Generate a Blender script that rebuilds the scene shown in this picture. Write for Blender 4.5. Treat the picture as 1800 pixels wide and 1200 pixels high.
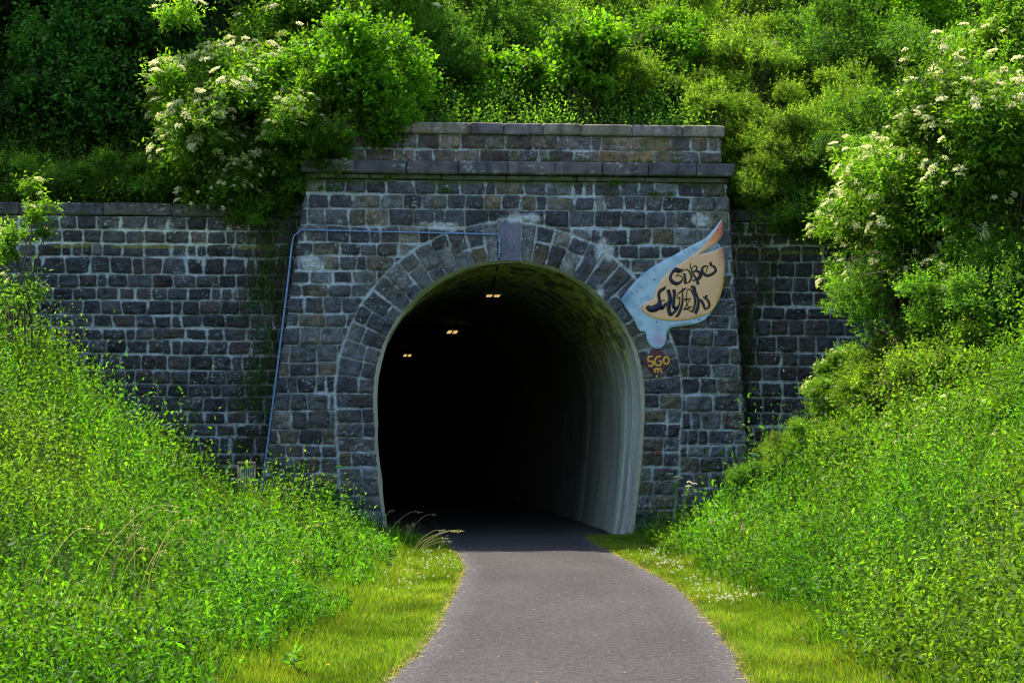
import bpy, math
import numpy as np
from mathutils import Vector, Matrix

# ------------------------------------------------------------------ camera, world, sun, exposure
SC = bpy.context.scene
for o in list(bpy.data.objects): bpy.data.objects.remove(o)
F, CX, HY, CAMZ = 3500.0, 900.0, 766.0, 1.85
camd = bpy.data.cameras.new('camera'); cam = bpy.data.objects.new('camera', camd); SC.collection.objects.link(cam)
cam.location = (0, 0, CAMZ); cam.rotation_euler = (math.radians(90), 0, 0)
camd.sensor_width = 36; camd.lens = 70; camd.shift_y = 166/1800.0
camd.clip_start = 0.5; camd.clip_end = 2000
SC.camera = cam
SUN_EL, SUN_AZ = math.radians(57), math.radians(-55)      # azimuth clockwise from +Y: behind the portal, from the left
w = bpy.data.worlds.new('World'); SC.world = w; w.use_nodes = True
nt = w.node_tree; bg = nt.nodes['Background']
sky = nt.nodes.new('ShaderNodeTexSky'); sky.sky_type = 'NISHITA'; sky.sun_disc = False
sky.sun_elevation = SUN_EL; sky.sun_rotation = SUN_AZ
nt.links.new(sky.outputs[0], bg.inputs[0]); bg.inputs[1].default_value = 0.145
sd = bpy.data.lights.new('sun', 'SUN'); sd.energy = 4.7; sd.angle = math.radians(0.5); sd.color = (1, 0.93, 0.80)
sun = bpy.data.objects.new('sun', sd); SC.collection.objects.link(sun); sun.location = (-20, 60, 60)
sdir = Vector((math.sin(SUN_AZ)*math.cos(SUN_EL), math.cos(SUN_AZ)*math.cos(SUN_EL), math.sin(SUN_EL)))
sun.rotation_euler = (-sdir).to_track_quat('-Z', 'Y').to_euler()
SC.view_settings.view_transform = 'Standard'; SC.view_settings.look = 'None'
SC.view_settings.exposure = 1.3; SC.view_settings.gamma = 1; SC.view_settings.use_curve_mapping = False
SC.cycles.max_bounces = 8; SC.cycles.diffuse_bounces = 6; SC.cycles.transmission_bounces = 4; SC.cycles.glossy_bounces = 2
SC.cycles.use_denoising = True; SC.cycles.use_adaptive_sampling = False
SC.cycles.pixel_filter_type = 'BLACKMAN_HARRIS'; SC.cycles.filter_width = 1.05

# ------------------------------------------------------------------ frames
D = 36.0; ALP = math.radians(5)
O = np.array([0.0, D, 0.0]); U = np.array([math.cos(ALP), math.sin(ALP), 0]); N = np.array([math.sin(ALP), -math.cos(ALP), 0])
def PL(px, py, t=0.0):                      # photo direction -> (s, z) on the portal plane
    r = np.array([(px-CX)/F, 1.0, (HY-py)/F]); c = np.array([0, 0, CAMZ])
    k = ((O+N*t-c)@N)/(r@N); p = c+r*k
    return float((p-O)@U), float(p[2])
def VW(px, py, d): return np.array([(px-CX)/F*d, d, CAMZ+(HY-py)/F*d])
def PW(s, z, t=0.0):
    s, z, t = np.broadcast_arrays(np.asarray(s, float), np.asarray(z, float), np.asarray(t, float))
    return O + s[..., None]*U + t[..., None]*N + np.stack([0*z, 0*z, z], -1)
def lin(*c):
    c = np.array(c, float)/255; return np.where(c <= .04045, c/12.92, ((c+.055)/1.055)**2.4)

# ------------------------------------------------------------------ noise
def vnoise(x, y, seed=0):
    xi = np.floor(x).astype(np.int64); yi = np.floor(y).astype(np.int64); fx = x-xi; fy = y-yi
    fx = fx*fx*(3-2*fx); fy = fy*fy*(3-2*fy)
    def h(a, b):
        n = (a*374761393 + b*668265263 + seed*974711) & 0x7fffffff
        n = ((n ^ (n >> 13))*1274126177) & 0x7fffffff
        return ((n ^ (n >> 16)) & 0xffff)/65535.0
    return (h(xi, yi)*(1-fx)+h(xi+1, yi)*fx)*(1-fy)+(h(xi, yi+1)*(1-fx)+h(xi+1, yi+1)*fx)*fy
def fbm(x, y, seed=0, oc=4):
    a = 0; amp = .5; t = 0
    for i in range(oc): a = a+amp*vnoise(x*2**i, y*2**i, seed+i*17); t += amp; amp *= .5
    return a/t
def sstep(a, b, x): t = np.clip((x-a)/(b-a), 0, 1); return t*t*(3-2*t)
def mixc(a, b, f): return a*(1-f[..., None])+b*f[..., None]

# ------------------------------------------------------------------ mesh plumbing
def mesh_np(name, V, Fq, mat, col=None, smooth=False, parent=None, link=True):
    V = np.asarray(V, np.float32); Fq = np.asarray(Fq, np.int32); k = Fq.shape[1]
    me = bpy.data.meshes.new(name)
    me.vertices.add(len(V)); me.vertices.foreach_set('co', V.ravel())
    me.loops.add(Fq.size); me.loops.foreach_set('vertex_index', Fq.ravel())
    me.polygons.add(len(Fq)); me.polygons.foreach_set('loop_start', np.arange(len(Fq), dtype=np.int32)*k)
    if smooth: me.polygons.foreach_set('use_smooth', np.ones(len(Fq), bool))
    me.update(calc_edges=True)
    if col is not None:
        a = me.attributes.new('Col', 'FLOAT_COLOR', 'POINT'); c = np.ones((len(V), 4), np.float32); c[:, :3] = col
        a.data.foreach_set('color', c.ravel())
    me.materials.append(mat)
    o = bpy.data.objects.new(name, me)
    if link: SC.collection.objects.link(o)
    if parent is not None: o.parent = parent
    return o
class Geo:
    def __init__(s): s.V = []; s.F = []; s.C = []; s.n = 0
    def add(s, V, Fq, C):
        V = np.asarray(V, float).reshape(-1, 3); C = np.broadcast_to(np.asarray(C, float), V.shape)
        s.V.append(V); s.F.append(np.asarray(Fq, int)+s.n); s.C.append(C); s.n += len(V)
    def get(s): return np.concatenate(s.V), np.concatenate(s.F), np.concatenate(s.C)
    def build(s, name, mat, parent=None, smooth=False):
        V, Fq, C = s.get(); return mesh_np(name, V, Fq, mat, C, smooth, parent)
def grid_faces(nr, nc, off=0):
    i = np.arange(nr-1)[:, None]*nc+np.arange(nc-1)[None]; i = i.ravel()+off
    return np.stack([i, i+1, i+nc+1, i+nc], -1)
def tube(g, pts, rad, col, n=6):
    pts = np.asarray(pts, float); rad = np.broadcast_to(np.asarray(rad, float), (len(pts),))
    T = np.gradient(pts, axis=0); T /= np.linalg.norm(T, axis=1)[:, None]+1e-9
    ref = np.array([0, 0, 1.]) if abs(T[0, 2]) < .9 else np.array([1., 0, 0])
    A = np.cross(T, ref); A /= np.linalg.norm(A, axis=1)[:, None]+1e-9; B = np.cross(T, A)
    th = np.linspace(0, 2*np.pi, n, endpoint=False)
    V = pts[:, None]+rad[:, None, None]*(A[:, None]*np.cos(th)[None, :, None]+B[:, None]*np.sin(th)[None, :, None])
    i = np.arange(len(pts)-1)[:, None]*n; j = np.arange(n)[None]; k = (j+1) % n
    Fq = np.stack([i+j, i+k, i+n+k, i+n+j], -1).reshape(-1, 4)
    g.add(V.reshape(-1, 3), Fq, col)
def empty(name, loc, label=None, cat=None, group=None):
    o = bpy.data.objects.new(name, None); o.empty_display_size = .2; SC.collection.objects.link(o); o.location = [float(q) for q in loc]
    tag(o, label, cat, group); return o
def tag(o, label=None, cat=None, group=None, kind=None):
    if label: o['label'] = label
    if cat: o['category'] = cat
    if group: o['group'] = group
    if kind: o['kind'] = kind
    return o
def adopt(o, parent):                     # parent keeping the world position (meshes are built in world space)
    o.parent = parent; o.matrix_parent_inverse = Matrix.Translation(-Vector(parent.location)); return o

# ------------------------------------------------------------------ materials
def mat_base(name):
    m = bpy.data.materials.new(name); m.use_nodes = True; n = m.node_tree; n.nodes.clear()
    out = n.nodes.new('ShaderNodeOutputMaterial'); return m, n, out
def surf(name, color=None, rough=.8, noise=.25, nscale=30, bump=.0, bscale=60, spec=.3, metal=0, attr=True):
    m, n, out = mat_base(name); L = n.links.new
    p = n.nodes.new('ShaderNodeBsdfPrincipled'); p.inputs['Roughness'].default_value = rough
    p.inputs['Specular IOR Level'].default_value = spec; p.inputs['Metallic'].default_value = metal
    L(p.outputs[0], out.inputs[0])
    tc = n.nodes.new('ShaderNodeTexCoord')
    if attr: c = n.nodes.new('ShaderNodeAttribute'); c.attribute_name = 'Col'
    else: c = n.nodes.new('ShaderNodeRGB'); c.outputs[0].default_value = (*color, 1)
    nz = n.nodes.new('ShaderNodeTexNoise'); nz.inputs['Scale'].default_value = nscale; nz.inputs['Detail'].default_value = 6; nz.inputs['Roughness'].default_value = .65
    L(tc.outputs['Object'], nz.inputs['Vector'])
    mr = n.nodes.new('ShaderNodeMapRange'); mr.inputs[1].default_value = .3; mr.inputs[2].default_value = .7
    mr.inputs[3].default_value = 1-noise; mr.inputs[4].default_value = 1+noise; L(nz.outputs[0], mr.inputs[0])
    vm = n.nodes.new('ShaderNodeVectorMath'); vm.operation = 'SCALE'; L(c.outputs[0], vm.inputs[0]); L(mr.outputs[0], vm.inputs['Scale'])
    if name == 'asphalt':
        n3 = n.nodes.new('ShaderNodeTexNoise'); n3.inputs['Scale'].default_value = 22; n3.inputs['Detail'].default_value = 2; L(tc.outputs['Object'], n3.inputs['Vector'])
        m3 = n.nodes.new('ShaderNodeMapRange'); m3.inputs[1].default_value = .35; m3.inputs[2].default_value = .65; m3.inputs[3].default_value = .72; m3.inputs[4].default_value = 1.3; L(n3.outputs[0], m3.inputs[0])
        v3 = n.nodes.new('ShaderNodeVectorMath'); v3.operation = 'SCALE'; L(vm.outputs[0], v3.inputs[0]); L(m3.outputs[0], v3.inputs['Scale']); vm = v3
    L(vm.outputs[0], p.inputs['Base Color'])
    if bump:
        b = n.nodes.new('ShaderNodeBump'); b.inputs['Strength'].default_value = bump; b.inputs['Distance'].default_value = .02
        n2 = n.nodes.new('ShaderNodeTexNoise'); n2.inputs['Scale'].default_value = bscale; n2.inputs['Detail'].default_value = 5
        L(tc.outputs['Object'], n2.inputs['Vector']); L(n2.outputs[0], b.inputs['Height']); L(b.outputs[0], p.inputs['Normal'])
    return m
def leafmat(name, trans=.5, tint=(1.6, 1.7, .38), rough=.55, spec=.14):
    m, n, out = mat_base(name); L = n.links.new
    c = n.nodes.new('ShaderNodeAttribute'); c.attribute_name = 'Col'
    p = n.nodes.new('ShaderNodeBsdfPrincipled'); p.inputs['Roughness'].default_value = rough; p.inputs['Specular IOR Level'].default_value = spec
    t = n.nodes.new('ShaderNodeBsdfTranslucent'); mx = n.nodes.new('ShaderNodeMixShader'); mx.inputs[0].default_value = trans
    vm = n.nodes.new('ShaderNodeVectorMath'); vm.operation = 'MULTIPLY'; vm.inputs[1].default_value = tint
    L(c.outputs[0], p.inputs['Base Color']); L(c.outputs[0], vm.inputs[0]); L(vm.outputs[0], t.inputs[0])
    L(p.outputs[0], mx.inputs[1]); L(t.outputs[0], mx.inputs[2]); L(mx.outputs[0], out.inputs[0]); return m
def emis(name, col, s):
    m, n, out = mat_base(name); e = n.nodes.new('ShaderNodeEmission'); e.inputs[0].default_value = (*col, 1); e.inputs[1].default_value = s
    n.links.new(e.outputs[0], out.inputs[0]); return m
M_STONE = surf('rock_faced_stone', rough=.65, noise=.4, nscale=26, bump=1.0, bscale=45, spec=.4)
M_SLAB = surf('dressed_slab', rough=.8, noise=.3, nscale=14, bump=.5, bscale=80)
M_LINING = surf('rendered_lining', rough=.85, noise=.16, nscale=8, bump=.4, bscale=30)
M_GROUND = surf('soil', rough=.95, noise=.35, nscale=6, bump=.6, bscale=20)
M_ASPH = surf('asphalt', rough=.9, noise=.75, nscale=60, bump=1.0, bscale=90, spec=.25)
M_LEAF = leafmat('leaf'); M_DARKLEAF = leafmat('dark_leaf', trans=.35, tint=(1.3, 1.6, .5))
M_GRASS = leafmat('grass_blade', trans=.45, tint=(1.5, 1.55, .6), rough=.6, spec=.15)
M_PETAL = leafmat('petal', trans=.5, tint=(1.1, 1.1, .9), rough=.7, spec=.1)
M_BARK = surf('bark', rough=.9, noise=.35, nscale=25, bump=.5, bscale=60)
M_STEM = surf('stem', rough=.8, noise=.2, nscale=30)
M_PIPE = surf('blue_grey_pipe', color=tuple(lin(112, 142, 184)), rough=.45, noise=.18, nscale=12, attr=False, spec=.5)
M_CLIP = surf('galvanised_clip', color=(.25, .27, .30), rough=.45, noise=.2, nscale=20, attr=False, metal=.6)
M_PAINT = surf('painted_board', rough=.5, noise=.06, nscale=20, spec=.4)
M_METAL = surf('dull_metal', color=(.12, .15, .11), rough=.5, noise=.2, nscale=20, attr=False)
M_WOOD = surf('weathered_wood', rough=.85, noise=.3, nscale=18, bump=.5, bscale=50)

# ------------------------------------------------------------------ terrain
XL = [-40, -20, -14, -11, -9.26, -7.7, -6.7, -5.66, -4.6, -3.1, -2.05, -1.6, 2.5, 2.8, 3.2, 4.0, 4.6, 5.45, 6.0, 8, 10, 14, 20, 40]
ZL = [9, 8, 6.4, 4.8, 3.75, 2.8, 2.0, 1.2, .5, .14, .04, 0, 0, .06, .18, .5, .9, 1.5, 2.1, 3.8, 5.2, 6.8, 8, 9]
def axis_x(y): d = np.maximum(y-36, 0); return -.03-.087*d-.0006*d*d
def wall_y(x): return D+.0875*x
def bank(x, y):
    x = np.asarray(x, float); y = np.asarray(y, float)
    z = np.interp(x, XL, ZL); z = z+(fbm(x*.7+30, y*.7, 5)-.5)*.22*sstep(.05, .5, z)
    z = z*sstep(-45, -10, y) + z*.0
    return z*(1-sstep(.15, .75, y-wall_y(x)))
def hill(x, y):
    x = np.asarray(x, float); y = np.asarray(y, float); e = np.maximum(0, y-wall_y(x)-.45)
    c = sstep(-4.1, -3.5, x)*(1-sstep(3.5, 4.1, x)); b = 5.72+1.28*c
    z = b+.66*e*(1-sstep(40, 120, e)*.6)+(fbm(x*.5, y*.5, 9)-.5)*.5*sstep(0, 2, e)
    return z
gx = np.unique(np.concatenate([np.linspace(-300, -16, 15), np.arange(-16, 15, .25), np.linspace(15, 300, 15)]))
gy = np.unique(np.concatenate([np.linspace(-300, -2, 12), np.arange(-2, 38.2, .25), np.linspace(38.5, 600, 20)]))
X, Y = np.meshgrid(gx, gy)
Z = bank(X, Y)-.03
Vg = np.stack([X, Y, Z], -1).reshape(-1, 3); n_ = fbm(X*1.3, Y*1.3, 3).ravel()
cg = mixc(np.array([.022, .045, .010])*np.ones_like(Vg), np.array([.045, .065, .016])*np.ones_like(Vg), n_)
inside = ((Y > 34.5) & (np.abs(X) < 12)).ravel(); cg[inside] = np.array([.10, .085, .07])*(.6+.7*n_[inside, None])
g = mesh_np('ground', Vg, grid_faces(len(gy), len(gx)), M_GROUND, cg, True); tag(g, kind='structure')
hx = np.unique(np.concatenate([np.linspace(-150, -18, 12), np.arange(-18, 18, .4), np.linspace(18, 150, 12)]))
he = np.unique(np.concatenate([[.53, .55], np.arange(.6, 16, .4), np.linspace(16, 160, 24)]))
HX, HE = np.meshgrid(hx, he); HYY = wall_y(HX)+HE; HZ = hill(HX, HYY)-.05
HZ[0] = 5.4
Vh = np.stack([HX, HYY, HZ], -1).reshape(-1, 3); n_ = fbm(HX*.8, HYY*.8, 13).ravel()
ch = mixc(np.array([.02, .028, .01])*np.ones_like(Vh), np.array([.045, .05, .02])*np.ones_like(Vh), n_)
h = mesh_np('hillside', Vh, grid_faces(len(he), len(hx)), M_GROUND, ch, True); tag(h, kind='structure')

# ------------------------------------------------------------------ path
PLx = [(-60, -2.6), (0, -1.5), (8, -1.25), (15.1, -.927), (16.9, -.795), (19.4, -.72), (23.6, -.675), (27.7, -.656), (30, -.78), (31.7, -.907), (33.7, -1.12), (36, -1.3), (38, -1.4)]
PRx = [(-60, .6), (0, 1.35), (8, 1.6), (15.1, 1.77), (16.86, 1.88), (19.4, 1.95), (23.6, 2.02), (25.7, 1.94), (27.7, 1.82), (29.3, 1.73), (33.7, 1.44), (36, 1.36), (38, 1.22)]
def path_l(y): return np.where(y < 38, np.interp(y, *zip(*PLx)), axis_x(y)-1.2)
def path_r(y): return np.where(y < 38, np.interp(y, *zip(*PRx)), axis_x(y)+1.42)
py_ = np.unique(np.concatenate([np.linspace(-60, 8, 30), np.arange(8, 40, .08), np.linspace(40, 150, 60)]))
nc = 24; uu = np.linspace(0, 1, nc)
l_ = path_l(py_)+(fbm(py_*4, py_*0, 21)-.5)*.07+(vnoise(py_*14, py_*0, 22)-.5)*.03; r_ = path_r(py_)+(fbm(py_*4, py_*0, 23)-.5)*.08+(vnoise(py_*14, py_*0, 24)-.5)*.03
PX = l_[:, None]*(1-uu)+r_[:, None]*uu; PY = py_[:, None]+0*uu; PZ = .012*(1-(2*uu-1)**2)*np.ones_like(PX)+.006
Vp = np.stack([PX, PY, PZ], -1).reshape(-1, 3)
cp = np.array([.056, .049, .0485])*(.72+.56*fbm(PX*1.2, PY*.5, 31).ravel()[:, None])
ed = (np.minimum(uu, 1-uu)*2.7)[None]+0*PX; cp = mixc(cp, np.array([.105, .095, .10])*np.ones_like(cp), .5*(1-sstep(.03, .35, ed)).ravel())
p = mesh_np('path', Vp, grid_faces(len(py_), nc), M_ASPH, cp, True); tag(p, kind='structure')

# ------------------------------------------------------------------ arch geometry
S0, ZC = PL(896, 696); R = 2.44; KB = .033
def arch_pt(a, rho):
    a, rho = np.broadcast_arrays(np.asarray(a, float), np.asarray(rho, float))
    h_ = np.pi*R/2; th = np.clip(a, -h_, h_)/R; d = np.maximum(np.abs(a)-h_, 0); sg = np.sign(a)
    x = np.where(d > 0, sg*(R+rho-KB*d*d), (R+rho)*np.sin(th)); z = np.where(d > 0, -d, (R+rho)*np.cos(th))
    return x, z
def arch_inv(s, z):
    x = s-S0; q = z-ZC; h_ = np.pi*R/2
    up = q >= 0; r = np.hypot(x, q); th = np.arctan2(x, q)
    a = np.where(up, th*R, np.sign(x)*(h_-q)); rho = np.where(up, r-R, np.abs(x)-R+KB*q*q)
    return a, rho

# ------------------------------------------------------------------ masonry
class Courses:
    def __init__(s, z0, z1, h, wmin, wmax, s0, s1, seed):
        r = np.random.RandomState(seed); zs = [z0]
        while zs[-1] < z1-.15: zs.append(zs[-1]+h*r.uniform(.82, 1.2))
        zs = np.array(zs); s.z = z0+(zs-z0)*(z1-z0)/(zs[-1]-z0); s.j = []; s.seed = seed
        for i in range(len(s.z)-1):
            j = [s0-r.uniform(0, .5)]
            while j[-1] < s1: j.append(j[-1]+(r.uniform(wmin, wmax) if r.rand() > .16 else wmin*.62))
            s.j.append(np.array(j))
    def query(s, S, Zq):
        wz = Zq+(fbm(S*1.5, Zq*3, s.seed+1)-.5)*.05; ws = S+(vnoise(S*5, Zq*5, s.seed+2)-.5)*.05
        row = np.clip(np.searchsorted(s.z, wz)-1, 0, len(s.z)-2); d = np.minimum(wz-s.z[row], s.z[row+1]-wz)
        ds = np.zeros_like(d); ident = np.zeros(d.shape, np.int64)
        for i in range(len(s.z)-1):
            m = row == i
            if not m.any(): continue
            j = s.j[i]; c = np.clip(np.searchsorted(j, ws[m])-1, 0, len(j)-2)
            ds[m] = np.minimum(ws[m]-j[c], j[c+1]-ws[m]); ident[m] = i*1000+c
        return d, ds, ident
def ihash(i, k):
    n = (i*2654435761+k*40503+12345) & 0x7fffffff; n = ((n ^ (n >> 15))*2246822519) & 0x7fffffff; return ((n ^ (n >> 13)) & 0xffff)/65535.0
def stone_shade(S, Zq, d1, d2, ident, seed, mw=.011, depth=.035, pal=0, rough=1.0):
    mw = mw*.72
    # rounded-corner distance to the joint
    r = .045; a = np.minimum(d1-mw, r); b = np.minimum(d2-mw, r)
    d = r-np.hypot(r-a, r-b)
    d = d+(fbm(S*22, Zq*22, seed+3, 3)-.5)*.016
    st = sstep(-.003, .012, d); bul = sstep(0, .07, d)
    tilt = (ihash(ident, 1)-.5)
    hgt = st*(.012+depth*bul*(.45+.9*ihash(ident, 2)))+st*rough*((fbm(S*9+ident*.37, Zq*9, seed+4, 4)-.5)*.085+tilt*.02)
    hgt = hgt+(1-st)*(fbm(S*15, Zq*15, seed+5, 3)-.5)*.012
    k = ihash(ident, 3)[..., None]; k2 = ihash(ident, 4)[..., None]; k3 = ihash(ident, 7)[..., None]
    c1 = lin(70, 74, 86); c2 = lin(98, 103, 112); c3 = lin(92, 88, 80); c4 = lin(60, 60, 70)
    if pal == 1: c1 = lin(106, 98, 92); c2 = lin(84, 82, 88); c3 = lin(122, 106, 82); c4 = lin(74, 66, 66)
    if pal == 2: c1 = lin(60, 64, 74); c2 = lin(74, 78, 88); c3 = lin(72, 66, 68); c4 = lin(46, 48, 56)
    col = np.where(k < .42, c1, np.where(k < .68, c2, np.where(k < .84, c3, c4)))*(.85+.75*k2)
    f = fbm(S*7, Zq*7, seed+6)[..., None]; col = col*(.35+1.3*f)*np.array([1.10, 1.0, .84])
    col = col*(.7 if pal == 2 else .9)
    brn = sstep(.56, .72, fbm(S*2.3+9, Zq*3.1, seed+7)); col = mixc(col, col*np.array([1.25, 1.05, .72]), brn*.8)
    dark = sstep(.58, .7, fbm(S*13, Zq*13, seed+12, 3)); col = mixc(col, col*.5, dark*.6)
    # weathering on the stone: pale lichen flecks and lime runs
    fl = sstep(.72, .80, vnoise(S*34, Zq*34, seed+8)*.6+.4*fbm(S*3, Zq*3, seed+9)); col = mixc(col, lin(176, 182, 180)*np.ones_like(col), fl*.55)
    mo = lin(148, 152, 146)*(.72+.5*fbm(S*18, Zq*18, seed+10)[..., None])
    mo = mixc(mo, mo*.45, sstep(.55, .68, fbm(S*3.5, Zq*3.5, seed+14)))
    col = mixc(mo, col, st)
    lime = sstep(.60, .72, fbm(S*1.6, Zq*5, seed+11, 5)*.75+.25*(1-sstep(0, .05, d)))
    col = mixc(col, lin(190, 198, 200)*np.ones_like(col), lime*.7*(1-.65*sstep(.0, .05, d)))
    return hgt, col
def moss(col, f, S, Zq, c=(70, 84, 26)): return mixc(col, lin(*c)*(.6+.8*fbm(S*12, Zq*12, 77)[..., None]), f)

ZT = PL(900, 318)[1]              # underside of the cornice
zA, zB = PL(540, 320)[1], PL(465, 835)[1]; sA, sB = PL(540, 320)[0], PL(465, 835)[0]
rA, rB = PL(1278, 320)[0], PL(1315, 830)[0]
left = lambda z: sA+(z-zA)*(sB-sA)/(zB-zA)
right = lambda z: rA+(z-zA)*(rB-rA)/(zB-zA)
portal = empty('tunnel_portal', PW(S0, 0, 0), 'dark stone railway tunnel portal with round arch, cornice and parapet over the path', 'tunnel portal')
res = .0125; ret = .6; nret = int(ret/.02)
zz = np.arange(-.15, ZT+.001, res); nf = int((right(0)-left(0))/res)
uf = np.linspace(0, 1, nf)
Sg = left(zz)[:, None]*(1-uf)+right(zz)[:, None]*uf; Zg = zz[:, None]+0*Sg
bk = (np.arange(nret, 0, -1)*.02)[None]
Sx = np.concatenate([left(zz)[:, None]-bk, Sg, right(zz)[:, None]+bk[:, ::-1]], 1); Zx = zz[:, None]+0*Sx
fld = Courses(-.15, ZT, .276, .30, .52, -6, 6, 11)
d1, d2, idn = fld.query(Sx, Zx)
A_, RH = arch_inv(Sx, Zx)
RT = .70+.03*(vnoise(A_*4, A_*0, 55)-.5)
inr = (RH < RT) & (np.abs(Zx) > -1)
# ring stones
segw = .262; ai = np.floor(A_/segw+.5).astype(np.int64); da = (segw/2-np.abs(A_-ai*segw))*(1+np.maximum(RH, 0)*(Zx > ZC)/R)
aid = ai+500; spl = np.where(ihash(aid, 5) < .5, .26, .44)+(ihash(aid, 6)-.5)*.1
spl = np.where(ihash(aid, 9) < .18, 9, spl); rr = RH+(vnoise(A_*6, RH*6, 60)-.5)*.03
hi = rr > spl; dr = np.where(spl > 5, np.minimum(rr+.08, RT-rr), np.where(hi, np.minimum(rr-spl, RT-rr), np.minimum(rr+.08, spl-rr)))
rid = 90000+aid*2+hi
keyz = (np.abs(Sx-S0) < .19+.035*np.clip((RH)/.7, 0, 1)) & (Zx > ZC) & (RH < .755)
dk1 = .19+.035*np.clip(RH/.7, 0, 1)-np.abs(Sx-S0); dk2 = np.minimum(RH+.1, .755-RH)
fd1 = np.minimum(d1, np.maximum(RH-RT, 0)); 
D1 = np.where(keyz, dk2, np.where(inr, dr, fd1)); D2 = np.where(keyz, dk1, np.where(inr, np.where(keyz, 1, da), d2))
near = (~keyz) & (dk1 > -.03) & (RH < .78) & (Zx > ZC); D2 = np.where(near, np.minimum(D2, -dk1), D2)
ID = np.where(keyz, 777, np.where(inr, rid, idn))
H, Cc = stone_shade(Sx, Zx, D1, D2, ID, 100)
H = H+np.where(keyz, .05, 0); H = np.where(keyz, .055+.3*(H-.05)*.4, H)
kc = lin(112, 110, 124)*(.75+.5*fbm(Sx*6, Zx*6, 5)[..., None]); Cc = np.where((keyz & (D1 > .02) & (D2 > .02))[..., None], kc, Cc)
# lime on the extrados line, moss under the cornice and at the foot
ex = (1-sstep(0, .05, np.abs(RH-RT)))*sstep(.4, .55, fbm(A_*1.2, A_*0, 66))*(~keyz); Cc = mixc(Cc, lin(200, 205, 205)*np.ones_like(Cc), ex*.5)
Cc = moss(Cc, .8*sstep(ZT-.10, ZT-.01, Zx+(fbm(Sx*3, Zx*0, 8)-.5)*.16), Sx, Zx)
Cc = moss(Cc, .35*(1-sstep(.3, 2.0, Zx))*sstep(.45, .6, fbm(Sx*3, Zx*3, 71)), Sx, Zx, (88, 98, 70))
for (px, py, rx, ry) in ((548, 462, 26, 16), (1060, 440, 20, 20), (1052, 520, 10, 20), (920, 385, 34, 10), (770, 398, 40, 8), (1232, 388, 18, 14)):
    s_, z_ = PL(px, py); bl = 1-sstep(.5, 1.2, np.hypot((Sx-s_)/(rx/97), (Zx-z_)/(ry/97))+(fbm(Sx*9, Zx*5, 81)-.5)*1.1); Cc = mixc(Cc, lin(205, 208, 206)*np.ones_like(Cc), bl*.75)
Pf = PW(Sx, Zx, H)
mL = np.arange(Sx.shape[1]) < nret; mR = np.arange(Sx.shape[1]) >= nret+nf
lz = left(zz)[:, None]; rz = right(zz)[:, None]
Pf[:, mL] = PW(lz-H[:, mL]*.8+0*bk, Zx[:, mL], -bk+0*lz); Pf[:, mR] = PW(rz+H[:, mR]*.8, Zx[:, mR], -bk[:, ::-1]+0*lz)
# round the arris
nr_, nc_ = Sx.shape; FQ = grid_faces(nr_, nc_)
cls = np.where(RH < .0, 0, np.where(keyz, 3, np.where(inr, 2, 1))).ravel(); fc = cls[FQ]; fcl = fc.min(1)
Vv = Pf.reshape(-1, 3); Cv = Cc.reshape(-1, 3)
def submesh(name, mask, parent, mat=M_STONE, label=None):
    Fs = FQ[mask]; idx, inv = np.unique(Fs, return_inverse=True)
    o = mesh_np(name, Vv[idx], inv.reshape(-1, 4), mat, Cv[idx], True); adopt(o, parent); tag(o, label); return o
submesh('stone_face', fcl == 1, portal, label='coursed rock-faced stone front of the portal')
submesh('arch_ring', fcl == 2, portal, label='ring of wedge stones round the tunnel mouth')
submesh('keystone', fcl == 3, portal, label='smooth grey keystone')

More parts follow.
